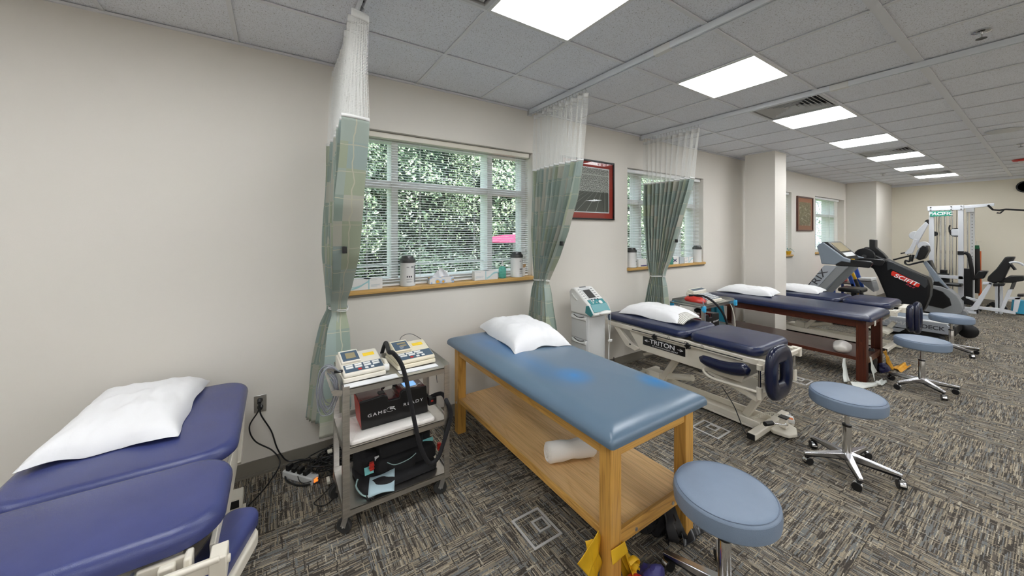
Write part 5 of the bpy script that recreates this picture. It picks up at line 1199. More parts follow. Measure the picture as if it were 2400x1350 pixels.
text('GAME READY', .016, m_ink, t, (.635,2.278,ZB+.1315), (1,.03,.02), (0,.55,.83), sx=1.6)
part('brand_strip', MB().plate((.79,2.285,ZB+.118),(1,.03,.02),(0,.55,.83),(0,-.83,.55),0,.085,0,.024,.004,.008), m_tealb, t, bevel=.001)
part('teal_tab', MB().plate((.43,2.215,ZB+.10),(1,.1,0),(0,.6,.8),(0,-.8,.6),0,.05,-.01,.03,0,.006), m_tealb, t)
for (xx, yy, zz) in ((.455,2.19,ZB+.12), (.872,2.19,ZB+.10)): part('red_coupling', MB().box(xx,xx+.022,yy,yy+.02,zz,zz+.045).box(xx-.003,xx+.025,yy-.002,yy+.022,zz+.008,zz+.014).box(xx-.003,xx+.025,yy-.002,yy+.022,zz+.026,zz+.032), m_red, t, bevel=.002)
part('buckle', MB().box(.425,.465,2.115,2.15,ZB+.006,ZB+.018).box(.43,.436,2.105,2.115,ZB+.006,ZB+.016).box(.442,.448,2.105,2.115,ZB+.006,ZB+.016).box(.454,.46,2.105,2.115,ZB+.006,ZB+.016), m_black, t, bevel=.002)
part('buckle_label', MB().box(.43,.46,2.125,2.145,ZB+.018,ZB+.0195), m_white, t)
# leads bundle hanging at the cart's left
t = thing('lead_bundle', 'bundle of grey electrode leads hanging off the left end of the steel cart', 'cables', (.24,2.2,.6))
R = random.Random(21)
LPp = [(0.296, 2.22, 0.868), (0.246, 2.22, 0.907), (0.204, 2.22, 0.888), (0.19, 2.22, 0.821), (0.183, 2.22, 0.741), (0.2, 2.22, 0.666), (0.231, 2.22, 0.634), (0.263, 2.22, 0.673), (0.28, 2.22, 0.74), (0.268, 2.22, 0.815), (0.242, 2.22, 0.856)]
for k in range(8):
    o = Vector((R.uniform(-.012,.012), R.uniform(-.05,.05), R.uniform(-.02,.02))); s = R.uniform(.75, 1.1); c = Vector(LPp[0])
    pts = [c+(Vector(p)-c)*s*(1 if q < 6 else R.uniform(.9,1.05))+o*min(1, q*.4) for q, p in enumerate(LPp)]
    part('lead', MB().tube([(.31,2.24,.86)]+[tuple(p) for p in pts], .0026 if k % 3 else .0035, 6, smooth=5), m_cable, t)
part('lead_plug', MB().cyl((.27,2.23,.865),(.315,2.23,.862),.008,n=10), m_black, t)
cord([(.70,2.46,.90),(.72,2.47,.935),(.78,2.47,.945),(.85,2.46,.90),(.90,2.44,.84),(.93,2.40,.74),(.94,2.38,.60)], .002, m_gumm, 'thin dark cord arching behind the beige therapy unit', smooth=6)

# ------------------------------------------------------------------ combination therapy unit on a drawer cart, near the wall
x0, x1, y0, y1 = 2.63, 2.885, 2.60, 2.845
t = thing('drawer_cart', 'narrow grey drawer cart standing between the oak bench and the nameplate table', 'cart', ((x0+x1)/2, (y0+y1)/2, 0))
part('cabinet', MB().box(x0+.006, x1, y0, y1, .06, .80), m_lgrey, t, bevel=.012)
part('front_column', MB().prism([(x0+.02,y0+.002),(x1-.02,y0+.002),(x1-.05,y0-.018),(x0+.05,y0-.018)], 'z', .08, .79), m_lgrey, t, bevel=.004)
for z0, z1 in ((.555,.792),(.315,.548),(.08,.308)):
    d = part('drawer_front', MB().box(x0-.006, x0+.006, y0+.012, y1-.010, z0, z1), m_lgrey, t, bevel=.005)
    M = MB(); M.grid(12, 4, lambda u, v: (x0-.007-.012*sin(pi*v)*(1-.3*abs(2*u-1)), y0+.015+(y1-y0-.03)*u, z1-.004-.042*v-.022*sin(pi*u)*(1-v)))
    part('drawer_handle', M, m_white, d, solid=.003)
    part('handle_shadow_gap', MB().tube([(x0-.005, y0+.05+(y1-y0-.10)*k/10, z1-.004-.02*sin(pi*k/10)) for k in range(11)], .005, 6), m_gumm, d)
part('base_plinth', MB().box(x0-.01, x1+.01, y0-.02, y1+.0, .045, .06), m_grey, t, bevel=.004)
for xx in (x0+.03, x1-.03):
    for yy in (y0+.02, y1-.03): part('caster', MB().cyl((xx-.01,yy,.022),(xx+.01,yy,.022),.022,n=18).cyl((xx,yy,.022),(xx,yy,.046),.006,n=8), m_black, t)
t = thing('therapy_console', 'white and teal therapy console with dark screen on top of the drawer cart', 'therapy unit', ((x0+x1)/2, (y0+y1)/2, .801))
za = .802
prof = [(y1+.005,za),(y1+.03,za+.215),(y1+.005,za+.255),(y1-.05,za+.265),(y0-.02,za+.115),(y0-.085,za+.03),(y0-.085,za+.01),(y0+.0,za)]
part('console_body', MB().prism(prof, 'x', x0-.004, x1+.006), m_white, t, bevel=.018)
Pb = Vector((x0-.004, y0-.02, za+.115)); V = Vector((0, y1-.05-(y0-.02), .15)); Lv = V.length; V.normalize(); U = Vector((1,0,0)); N_ = U.cross(V); W_ = x1-x0+.01
def CP(nm, u0, u1, v0, v1, n0, n1, m_, bev=0): return part(nm, MB().plate(Pb, U, V, N_, u0*W_, u1*W_, v0*Lv, v1*Lv, n0, n1), m_, t, bevel=bev)
CP('screen_bezel', .22, .72, .28, .92, .0, .004, m_lgrey, .004); CP('screen', .28, .66, .34, .80, .004, .0052, m_gumm, .001); CP('indicator_bar', .26, .62, .95, 1.02, .0, .003, m_grey, .002)
for q in range(5):
    CP('side_key', .08, .17, .36+.12*q, .385+.12*q, 0, .003, m_grey); CP('side_key', .76, .86, .36+.12*q, .385+.12*q, 0, .003, m_grey)
V2 = Vector((0, .065, .085)).normalized(); N2 = U.cross(V2); P2_ = Vector((x0-.004, y0-.085, za+.03)); L2 = Vector((0,.065,.085)).length
part('teal_panel', MB().plate(P2_, U, V2, N2, .06*W_, .94*W_, .02, L2+.0, 0, .006), m_teal, t, bevel=.005)
CP('teal_panel', .10, .92, -.02, .25, 0, .006, m_teal, .005)
part('jog_wheel', MB().lathe([(.022,0),(.022,.006),(.018,.009),(0,.009)], Pb+U*W_*.66+V*Lv*.06+N_*.006, 24, tuple(N_)), m_white, t)
for q in range(4): part('oval_key', MB().lathe([(.009,0),(.008,.005),(0,.006)], Pb+U*W_*(.26+.1*(q%3))+V*Lv*(.17-.10*(q//2))+N_*.006, 14, tuple(N_)), m_white, t)
for q in range(3): part('oval_key', MB().lathe([(.010,0),(.009,.004),(0,.005)], Pb+U*W_*(.34+.16*q)+V*Lv*.235+N_*.006, 14, tuple(N_)), m_slate, t)
part('side_grip', MB().tube([(x0-.006,y1-.02,za+.20),(x0-.012,y1-.06,za+.17),(x0-.006,y1-.10,za+.14)], .008, 8, smooth=4), m_white, t)
part('side_shell_teal', MB().prism([(y0-.02,za+.112),(y0-.078,za+.032),(y0-.05,za+.004),(y0+.03,za+.03),(y0+.02,za+.10)], 'x', x0-.009, x0-.003), m_teal, t, bevel=.002)
part('wrist_rest', MB().sphere((x0+.6*W_, y0-.085, za+.035), .085, .03, .022, 20, 10), m_white, t)
t = thing('console_leads', 'thin white electrode leads hanging down the right side of the drawer cart', 'cables', (2.9,2.57,.5))
part('lead', MB().tube([(2.895,2.60,.95),(2.915,2.56,.84),(2.91,2.555,.70),(2.905,2.56,.55),(2.90,2.57,.42),(2.91,2.57,.25)], .003, 6, smooth=6), m_white, t)
part('lead', MB().tube([(2.89,2.58,.82),(2.895,2.57,.70),(2.90,2.56,.55),(2.895,2.56,.40),(2.90,2.56,.22)], .003, 6, smooth=6), m_white, t)
part('lead_holder', MB().box(2.885,2.90,2.545,2.56,.74,.79), m_slate, t, bevel=.002); part('lead_clip', MB().box(2.885,2.93,2.545,2.565,.515,.535), m_white, t, bevel=.002)

# ------------------------------------------------------------------ second cart behind the nameplate table
cx0, cx1, cy0, cy1 = 4.19, 4.92, 2.27, 2.68; ZD = .781
cart(cx0, cx1, cy0, cy1, (.14,.46,.78), 'stainless steel cart with blue clips half hidden behind the nameplate table')
t = thing('keypad_unit', 'white keypad stimulator with sloping keys on the second steel cart', 'therapy unit', (4.62,2.45,ZD), None)
O = Vector((4.33,2.30,ZD+.035)); U = Vector((.97,.03,0)).normalized(); V = Vector((.12,.36,.055)).normalized(); N_ = U.cross(V).normalized()
part('case', MB().plate(O,U,V,N_,0,.36,0,.36,-.03,.012), m_ivory, t, bevel=.01)
part('raised_back', MB().plate(O,U,V,N_,.02,.34,.25,.36,.010,.05), m_ivory, t, bevel=.01)
part('dark_display', MB().plate(O,U,V,N_,.04,.32,.262,.325,.050,.052), m_slate, t, bevel=.001)
for r in range(4):
    for q in range(5): part('key', MB().plate(O,U,V,N_,.03+.062*q,.08+.062*q,.03+.052*r,.065+.052*r,.012,.017), m_lgrey, t)
part('key_field', MB().plate(O,U,V,N_,.015,.345,.015,.235,.012,.0135), m_slate, t)
t = thing('red_pouch', 'small red zipped pouch at the left of the second steel cart top', 'pouch', (4.30,2.42,ZD))
part('pouch_body', lump((4.29,2.43,ZD+.045), (.085,.13,.045), 5.5, .18, ZD), m_red, t); part('strap', MB().tube([(4.26,2.32,ZD+.03),(4.30,2.34,ZD+.09),(4.34,2.42,ZD+.06)], .006, 8, smooth=5), m_cable, t)
for k, (xx, yy) in enumerate(((cx0-.012, cy1-.02), (cx0-.012, cy0-.012), (cx1+.0, cy0-.012))):
    single('spring_clip', MB().box(xx-.022, xx+.022, yy-.012, yy+.012, ZD-.065, ZD+.004).box(xx-.028, xx-.016, yy-.02, yy+.02, ZD-.05, ZD-.01), mat('sky_blue_plastic', (.05,.42,.72), .4) if k == 0 else bpy.data.materials['sky_blue_plastic'], 'bright blue plastic clip on the second steel cart, '+['rear left corner','front left corner','right corner'][k], 'clip', (xx, yy, ZD-.06), 'blue clips on the second cart', bevel=.004)
t = thing('air_hose', 'black hose arching over the second steel cart and hanging at its front', 'hose', (4.5,2.25,.6))
part('hose_sleeve', MB().tube([(4.27,2.50,ZD+.09),(4.32,2.36,ZD+.10),(4.36,2.28,ZD+.06),(4.42,2.22,ZD-.02),(4.50,2.19,ZD-.14),(4.56,2.18,ZD-.28),(4.58,2.18,ZD-.42)], .013, 10, smooth=6), m_blackf, t)
coldbox(4.22, 4.60, 2.30, 2.46, .462, .65, 'second dark red cold therapy unit on the shelf of the far steel cart', False, False)
single('hose_coil', MB().tube([(4.36+.08*cos(a), 2.40+.05*sin(a), .685+.01*a/6) for a in [k*.6 for k in range(22)]], .016, 8), m_blackf, 'coiled black hose on top of the second cold therapy unit', 'hose', (4.36,2.40,.68))
t = thing('lead_bundle', 'grey leads hanging from the left end of the second steel cart', 'cables', (4.17,2.6,.6))
for k in range(5): part('lead', MB().tube([(4.17-.01*k,2.62-.02*k,.76),(4.14+.02*k,2.60,.66),(4.13+.015*k,2.58-.02*k,.54+.02*k),(4.18,2.56,.60),(4.19,2.58,.72)], .004, 6, smooth=5), m_cable if k % 2 else m_black, t)
cord([(4.20,2.29,.84),(4.19,2.26,.74),(4.20,2.26,.6),(4.2,2.26,.48)], .006, m_cable, 'grey strap hanging down the front left corner of the second steel cart')
cord([(4.75,2.42,.80),(4.83,2.30,.76),(4.86,2.25,.6),(4.87,2.24,.40),(4.86,2.24,.2)], .005, m_ivory, 'pale lead hanging down the right corner of the second steel cart')
single('teal_drape', MB().grid(10, 8, lambda u, v: (5.02+.30*u*(.35+.65*v)+.02*sin(9*u), 2.62-.10*u, .70-.698*v)), mat('teal_cloth', (.0,.13,.20), .6), 'dark teal cloth draped beside the walnut table in front of the pillar', 'cloth', (5.1,2.6,0), solid=.004)

# ------------------------------------------------------------------ treadmill
tx0, tx1 = 8.32, 9.10
t = thing('treadmill', 'silver and black treadmill with lettered side rail, behind the distant traction table', 'treadmill', ((tx0+tx1)/2, 1.7, 0))
for i, x in enumerate((tx0, tx1-.07)):
    part('deck_rail', MB().prism([(.86,.13),(2.55,.13),(2.55,.285),(.90,.285),(.86,.25)], 'x', x, x+.07), m_silver, t, bevel=.008)
    part('rail_cap', MB().box(x-.004, x+.11, .88, 2.5, .285, .297), m_lgrey, t, bevel=.003)
part('running_belt', MB().box(tx0+.09, tx1-.09, .87, 2.5, .25, .268), m_greym, t, bevel=.004)
part('rear_cap', MB().box(tx0+.01, tx1-.01, .81, .90, .12, .275), m_black, t, bevel=.02)
part('underframe', MB().box(tx0+.05, tx1-.05, .95, 2.5, .06, .13), m_black, t)
part('rear_foot', MB().cyl((tx0+.06,.95,0),(tx0+.06,.95,.1),.035,n=16).cyl((tx1-.06,.95,0),(tx1-.06,.95,.1),.035,n=16), m_rubber, t)
part('front_foot', MB().box(tx0+.03, tx1-.03, 2.3, 2.45, 0, .07), m_rubber, t)
part('side_step_bracket', MB().prism([(1.38,.06),(1.60,.06),(1.66,.12),(1.32,.12)], 'x', tx0-.006, tx0+.02), m_silver, t)
part('motor_cover', MB().pad(tx0+.05, tx1-.05, 2.15, 2.62, .2, .36, .05, .03, .01), m_greym, t)
text('ULTIMATE', .075, m_lgrey, t, (tx0-.002, 1.40, .205), (0,-1,0), (0,0,1), sx=1.35); text('DECK', .08, m_ink, t, (tx0-.002, 1.03, .205), (0,-1,0), (0,0,1), sx=1.1, bold=.002)
UPP = [(2.316, 1.053), (1.997, 1.048), (2.268, 0.664), (2.528, 0.71)]
def ext(a, b, z):
    k = (z-a[1])/(b[1]-a[1]); return (a[0]+(b[0]-a[0])*k, z)
up4 = [UPP[0], UPP[1], ext(UPP[1], UPP[2], .28), ext(UPP[0], UPP[3], .28)]
mid_t = ((UPP[0][0]+UPP[1][0])/2-.02, UPP[0][1]); mid_b = ((up4[2][0]+up4[3][0])/2-.02, .28)
for i, x in enumerate((tx0-.02, tx1-.06)):
    part('upright_face', MB().prism([up4[0], mid_t, mid_b, up4[3]], 'x', x, x+.06), m_silver, t, bevel=.006)
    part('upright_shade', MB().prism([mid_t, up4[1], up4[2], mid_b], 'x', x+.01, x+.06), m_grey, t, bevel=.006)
d_ = Vector((0, up4[3][0]-up4[0][0], up4[3][1]-up4[0][1])).normalized(); nrm = Vector((-1,0,0)).cross(d_)
c0 = Vector((tx0-.0225, (up4[0][0]+mid_t[0])/2, up4[0][1])); 
text('MATRIX', .15, m_ink, t, c0+d_*.46+Vector((0,.02,0)), -d_, Vector((-1,0,0)).cross(-d_), sx=1.35, bold=.001)
CS = [(2.42, 1.398), (2.377, 1.446), (2.327, 1.471), (2.267, 1.418), (2.046, 1.215), (1.956, 1.183), (1.956, 1.123), (2.074, 1.145), (2.161, 1.078), (2.352, 1.08), (2.37, 1.204)]
for x in (tx0-.03, tx1-.03): part('console_wing', MB().prism(CS, 'x', x, x+.06), m_greym, t, bevel=.012)
CB = [(2.353, 1.477), (2.279, 1.478), (2.039, 1.219), (2.011, 1.153), (2.096, 1.124), (2.396, 1.413)]
part('console', MB().prism(CB, 'x', tx0+.03, tx1-.03), m_black, t, bevel=.01)
pa, pb = Vector((0, CB[1][0], CB[1][1])), Vector((0, CB[2][0], CB[2][1])); V = (pa-pb); Lc = V.length; V.normalize(); U = Vector((1,0,0)); N_ = U.cross(V)
if N_.y > 0: N_ = -N_
part('console_screen', MB().plate(pb+Vector((tx0+.12,0,0)), U, V, N_, 0, .54, Lc*.35, Lc*.93, .001, .006), m_lcd, t, bevel=.002)
part('control_strip', MB().plate(pb+Vector((tx0+.12,0,0)), U, V, N_, 0, .54, Lc*.02, Lc*.26, .001, .006), m_lgrey, t, bevel=.002)
HR = [(2.149, 1.14), (2.114, 1.158), (1.945, 1.183), (1.721, 1.169), (1.68, 1.143), (1.721, 1.054), (1.99, 1.061), (2.161, 1.063)]
for x in (tx0-.02, tx1-.05): part('handrail', MB().prism(HR, 'x', x, x+.07), m_black, t, bevel=.015)
part('stop_key', MB().cyl((tx0+.05, HR[2][0], HR[2][1]-.005), (tx0+.05, HR[2][0], HR[2][1]+.01), .025, n=16), m_band_y, t)

# ------------------------------------------------------------------ recumbent stepper / bike with black shroud
sx0, sx1 = 9.42, 9.72
t = thing('exercise_bike', 'large black shrouded exercise machine with red lettered badge, behind the treadmill', 'exercise machine', (9.57, 1.5, 0))
SB = [(2.094, 1.146), (2.052, 1.197), (1.945, 1.244), (1.853, 1.224), (1.69, 1.123), (1.502, 1.013), (1.298, 0.895), (1.22, 0.858), (1.195, 0.713), (1.205, 0.542), (1.259, 0.333), (1.323, 0.187), (1.502, 0.137), (1.652, 0.162), (1.745, 0.501), (1.841, 0.808), (1.91, 0.979), (2.064, 1.016)]
part('shroud', MB().prism(SB, 'x', sx0, sx1), mat('shroud_black', (.004,.004,.005), .38, spec=.3), t, bevel=.03)
SU = [(1.721, 1.123), (1.656, 1.111), (1.234, 0.845), (1.224, 0.743), (1.253, 0.68), (1.343, 0.773), (1.666, 0.985), (1.71, 0.95)]
part('grey_flank', MB().prism(SU, 'x', sx0-.012, sx0+.01), mat('charcoal', (.03,.034,.038), .35), t, bevel=.006)
BD = [(1.661, 0.908), (1.65, 0.94), (1.634, 0.949), (1.318, 0.761), (1.308, 0.74), (1.328, 0.693), (1.343, 0.691), (1.661, 0.869)]
part('badge', MB().prism(BD, 'x', sx0-.018, sx0-.010), mat('badge_red', (.75,.03,.015), .35), t, bevel=.002)
q0, q1 = Vector((0,BD[1][0],(BD[0][1]+BD[7][1])/2)), Vector((0,BD[4][0],(BD[4][1]+BD[5][1])/2)); U = (q1-q0).normalized(); V = Vector((-1,0,0)).cross(U)
if V.z < 0: V = -V
wd = (q1-q0).length
bw = text('SCIFIT', wd*.25, m_paper, t, Vector((sx0-.0195,0,0))+(q0+q1)/2, U, V, sx=1.2, bold=.002, shear=.1)
PR = [(1.496, 0.74), (1.363, 0.666)]
u2 = Vector((0, PR[1][0]-PR[0][0], PR[1][1]-PR[0][1])).normalized()
text('Pro II', wd*.12, mat('badge_pink', (.75,.05,.12), .4), t, (sx0-.0135, (PR[0][0]+PR[1][0])/2, (PR[0][1]+PR[1][1])/2), u2, Vector((0,u2.z,-u2.y)) if u2.y < 0 else V, sx=1.1, shear=.3)
PO = [(1.967, 1.519), (1.88, 1.512), (1.88, 1.367), (1.783, 1.258), (1.727, 1.174), (1.967, 1.176)]
part('seat_post', MB().prism(PO, 'x', sx0+.05, sx0+.2), m_black, t, bevel=.01)
CW = [(2.015, 1.214)]
part('crank_wheel', MB().lathe([(0,-.03),(.14,-.03),(.155,-.015),(.155,.015),(.14,.03),(0,.03)], (sx0-.01, CW[0][0], CW[0][1]-.02), 32, (1,0,0)), m_black, t)
part('crank_hub', MB().lathe([(0,-.045),(.03,-.045),(.035,-.03)], (sx0-.01, CW[0][0], CW[0][1]-.02), 20, (1,0,0)), m_gumm, t)
AR = [(2.063, 1.212), (2.087, 1.293), (2.063, 1.344), (2.003, 1.338), (1.967, 1.282)]
part('arm_guard', MB().tube([(sx0+.3, *p) for p in AR], .022, 10, smooth=6), m_gumm, t)
HB = [(1.682, 1.137), (1.468, 1.228), (1.453, 1.244)]
part('hand_lever', MB().tube([(sx0+.25, *p) for p in HB], .014, 10), m_black, t)
HA = [(2.136, 1.091), (1.932, 1.129), (1.755, 1.116)]
part('side_arm', MB().tube([(sx0-.03, *p) for p in HA], .02, 10), m_black, t)
part('foot_bar', MB().box(sx0-.1, sx1+.1, SB[11][0]-.05, SB[11][0]+.05, 0, .06).box(sx0-.1, sx1+.1, 1.9, 2.0, 0, .06).box(sx0+.1, sx1-.1, 1.3, 1.95, .02, .08), m_black, t, bevel=.008)
part('seat', MB().pad(sx0-.1, sx1+.1, 2.05, 2.4, .48, .56, .06, .03, .01), m_black, t)
part('seat_stand', MB().beam((sx0+.15,2.2,.05),(sx0+.15,2.2,.49),.08,.08,(1,0,0)).box(sx0+.1,sx0+.2,1.6,2.3,.02,.08), m_black, t)

# storage A-frame with coloured kit
t = thing('storage_rack', 'blue A-frame storage rack with shelves of red kit seen under the treadmill handrail', 'rack', (10.4, 2.25, 0))
BA = [(2.462, 0.92), (2.414, 0.896), (2.28, 0.353), (2.34, 0.344), (2.462, 0.327)]
part('side_frame', MB().prism([(2.489, 0.835), (2.434, 0.895), (2.307, 0.403), (2.36, 0.395)], 'x', 10.2, 10.26), m_blue, t, bevel=.004)
part('side_frame', MB().prism([(2.489, 0.835), (2.434, 0.895), (2.307, 0.403), (2.36, 0.395)], 'x', 10.75, 10.81), m_blue, t, bevel=.004)
yz_ = [(2.636, 0.562), (2.414, 0.57), (2.672, 0.343), (2.36, 0.341)]
for q, z in enumerate((.12, yz_[0][1]-.02)): part('rack_shelf', MB().box(10.2, 10.8, yz_[1][0]-.02, yz_[0][0]+.05, z, z+.03), m_gumm, t, bevel=.003)
part('rear_post', MB().box(10.2,10.24,yz_[0][0]+.02,yz_[0][0]+.06,0,yz_[0][1]).box(10.76,10.8,yz_[0][0]+.02,yz_[0][0]+.06,0,yz_[0][1]).box(10.2,10.24,yz_[1][0]-.06,yz_[1][0]-.02,0,yz_[0][1]).box(10.76,10.8,yz_[1][0]-.06,yz_[1][0]-.02,0,yz_[0][1]), m_blue, t)
yr = yz_[1][0]+.12; single('red_kit_bag', MB().pad(10.25, 10.6, yr, yr+.26, yz_[0][1]+.011, yz_[0][1]+.2, .05, .03, .02), m_red, 'red kit bag on the storage rack shelf', 'bag', (10.4, yr+.13, yz_[0][1]))
single('red_kit_bag', MB().pad(10.25, 10.6, yr, yr+.22, .151, .25, .05, .03, .02), m_red, 'flat red bag on the lowest rack shelf', 'bag', (10.4, yr+.1, .15))
pp = [(2.402, 0.9), (2.309, 0.675)]
single('yellow_roller', MB().cyl((10.13,*pp[0]),(10.13,*pp[1]),.028,n=16), m_band_y, 'yellow roller leaning against the storage rack', 'roller', (10.13,pp[1][0],pp[1][1]))
pp = [(2.734, 1.266), (2.675, 1.072)]; pb_ = ext(pp[0], pp[1], .02)
single('wooden_stick', MB().cyl((10.9,*pp[0]),(10.9,*pb_),.022,n=14), m_oak, 'light wooden stick leaning behind the treadmill console', 'stick', (10.9,*pb_))
pp = [(2.309, 0.675), (2.204, 0.369)]; pc = ext(pp[0], pp[1], .01)
single('black_pole', MB().cyl((10.1,*pp[0]),(10.1,*pc),.03,n=14), m_black, 'black padded pole leaning below the yellow roller', 'pole', (10.1,*pc))
ST = [(2.318, 0.684), (2.109, 0.697), (2.102, 0.644), (2.285, 0.633)]
t = thing('step_platform', 'grey step machine pedal seen between the rack and the black machine', 'step platform', (10.4, 1.8, 0))
part('step_top', MB().prism(ST, 'x', 10.3, 10.7), m_lgrey, t, bevel=.008)
part('step_body', MB().prism([(2.298, 0.622), (2.102, 0.635), (2.064, 0.454), (2.077, 0.416)], 'x', 10.32, 10.68), m_grey, t, bevel=.008)
part('step_leg', MB().box(10.4,10.5,1.78,1.86,0,.45), m_black, t)

# ------------------------------------------------------------------ elliptical trainer
ex0, ex1 = 11.1, 11.4
t = thing('elliptical_trainer', 'grey elliptical trainer with round flywheel housing behind the black machine', 'exercise machine', (11.2, 1.3, 0))
EB = [(1.525, 0.535), (1.382, 0.579), (1.27, 0.567), (1.162, 0.513), (1.071, 0.409), (1.014, 0.268), (0.999, 0.155), (1.03, 0.067), (1.162, 0.025), (1.353, 0.014), (1.525, 0.043), (1.643, 0.0), (1.703, 0.0), (1.613, 0.027)]
part('flywheel_housing', MB().prism(EB, 'x', ex0, ex1), m_grey, t, bevel=.03)
EI = [(1.499, 0.47), (1.362, 0.522), (1.241, 0.47), (1.154, 0.348), (1.133, 0.217), (1.241, 0.131), (1.43, 0.167), (1.522, 0.291)]
part('dark_inset', MB().prism(EI, 'x', ex0-.012, ex0+.01), m_black, t, bevel=.01)
EM = [(1.527, 1.039), (1.48, 1.06), (1.124, 0.425), (1.188, 0.416), (1.354, 0.635)]
part('mast', MB().prism(EM, 'x', ex0+.1, ex0+.2), m_greym, t, bevel=.008)
EF = [(1.371, 0.654), (1.304, 0.662), (1.129, 0.463), (1.161, 0.39), (1.326, 0.401), (1.382, 0.549)]
part('mast_cover', MB().prism(EF, 'x', ex0+.05, ex0+.26), m_black, t, bevel=.008)
EC = [(1.562, 1.321), (1.515, 1.385), (1.446, 1.378), (1.434, 1.273), (1.492, 1.112), (1.562, 1.072), (1.622, 1.122), (1.598, 1.249)]
part('console', MB().prism(EC, 'x', ex0+.02, ex0+.28), m_black, t, bevel=.02)
part('console_back', MB().prism([(1.628, 1.104), (1.58, 1.285), (1.55, 1.322), (1.598, 1.124)], 'x', ex0-.02, ex0+.30), m_greym, t, bevel=.006)
EL = [(1.682, 1.155), (1.694, 1.046), (1.743, 1.061), (1.756, 1.005), (1.707, 0.973), (1.598, 1.017), (1.492, 1.059)]
part('handle', MB().tube([(ex0+.0, *p) for p in EL], .018, 10, smooth=5), m_black, t)
EP = [(1.688, 1.172), (1.719, 1.026)]
part('handle', MB().tube([(ex0+.34, *p) for p in EP], .022, 10), m_black, t)
part('front_wheel', MB().cyl((ex0+.05, EB[6][0]+.02, .07), (ex0+.25, EB[6][0]+.02, .07), .07, n=24), m_grey, t)
part('foot_tube', MB().box(ex0-.15, ex1+.15, .98, 1.06, 0, .05).box(ex0-.15, ex1+.15, 1.7, 1.78, 0, .05).box(ex0+.1, ex1-.1, 1.0, 1.75, .01, .06), m_gumm, t, bevel=.006)
t = bpy.data.objects['treadmill']
part('rear_roller', MB().lathe([(0,-.03),(.09,-.03),(.11,-.015),(.11,.015),(.09,.03),(0,.03)], (9.02,.76,.115), 28, (1,0,0)), m_black, t)

# ------------------------------------------------------------------ cable gym
gxp = 12.6
t = thing('cable_gym', 'tall white cable gym with a green lettered sign against the far wall', 'exercise machine', (12.7, 1.35, 0))
GQ = [(1.62, 2.153), (1.122, 2.174), (1.122, 2.034), (1.62, 2.005), (1.555, 1.111), (1.181, 1.132), (1.099, 2.089), (0.973, 2.092), (0.801, 2.184), (0.973, 0.775)]
yl, yr_, ztop = GQ[0][0], GQ[1][0], GQ[0][1]
def post(nm, y0_, y1_, z0_, z1_, xa=12.6, xb=12.68, m_=m_whitem): return part(nm, MB().box(xa, xb, min(y0_,y1_), max(y0_,y1_), z0_, z1_), m_, t, bevel=.006)
post('upright', yl, yl-.075, 0, ztop); post('upright', yr_+.075, yr_, 0, ztop); post('top_beam', yl+.02, yr_-.005, ztop-.005, ztop+.10, 12.59, 12.69)
YB = [(1.122, 2.174), (0.72, 2.179), (0.72, 2.134), (1.122, 2.099)]
part('boom_arm', MB().prism([(yr_+.01, ztop+.09), (YB[1][0], ztop+.115), (YB[1][0], ztop+.055), (yr_+.01, ztop+.02)], 'x', 12.6, 12.68), m_whitem, t, bevel=.006)
sg_ = [(1.599, 2.132), (1.287, 2.136), (1.287, 2.021), (1.599, 2.014)]
part('sign_panel', MB().prism(sg_, 'x', 12.580, 12.588), mat('sign_green', (.02,.36,.24), .4), t, bevel=.002)
sc_ = [(sg_[0][0]+sg_[1][0])/2, (sg_[0][1]+sg_[2][1])/2]
text('PACIFIC', .095, m_paper, t, (12.578, sc_[0], sc_[1]), (0,-1,0), (0,0,1), sx=1.05, shear=.2, bold=.003)
for yy in (yl-.03, yr_+.17, yr_+.03):
    for zz in (ztop+.012, ztop+.08): part('bolt', MB().cyl((12.575,yy,zz),(12.592,yy,zz),.011,n=10), m_gumm, t)
gr_ = [(1.46, 1.115), (1.391, 1.118), (1.33, 1.122), (1.293, 1.124), (1.233, 1.127), (1.523, 1.111)]
for k in (0, 1): part('guide_rod', MB().cyl((12.72, gr_[k][0], .3), (12.72, gr_[k][0], ztop), .016, n=12), m_chrome, t)
for k in (2, 3): part('guide_rod', MB().cyl((12.78, gr_[k][0], .3), (12.78, gr_[k][0], ztop), .010, n=12), m_chrome, t)
for k in (4, 5): part('cable', MB().cyl((12.7, gr_[k][0], .6), (12.7, gr_[k][0]-.01, ztop), .004, n=6), m_black, t)
part('cable', MB().cyl((12.7, gr_[5][0]-.05, ztop), (12.7, gr_[5][0], 1.0), .004, n=6), m_black, t)
ws = [(1.492, 0.674), (1.33, 0.69), (1.33, 0.258)]
for k in range(12): part('weight_plate', MB().box(12.64, 12.84, ws[1][0], ws[0][0], .12+.05*k, .165+.05*k), m_black, t, bevel=.004)
part('stack_top', MB().box(12.66,12.82,ws[1][0]+.03,ws[0][0]-.03,.72,.80), m_black, t, bevel=.006)
for (q, r, nm) in (([(1.549, 1.621)][0], .055, 'pulley'), ([(1.228, 1.65)][0], .10, 'pulley'), ([(1.639, 1.897)][0], .055, 'pulley')):
    part(nm, MB().lathe([(0,-.02),(r*.9,-.02),(r,-.026),(r,-.018),(r*.9,-.004),(r*.9,.004),(r,.018),(r,.026),(r*.9,.02),(0,.02)], (12.70, q[0], q[1]), 28, (1,0,0)), m_black, t)
pq = [(1.228, 1.65)][0]; part('pulley_plate', MB().box(12.66,12.74,pq[0]-.08,pq[0]+.075,pq[1]-.075,pq[1]+.075), m_whitem, t, bevel=.02)
part('cable_handle', MB().tube([(12.68,*p) for p in [(1.318, 1.813), (1.33, 1.756), (1.324, 1.66), (1.299, 1.64)]], .014, 8), m_black, t)
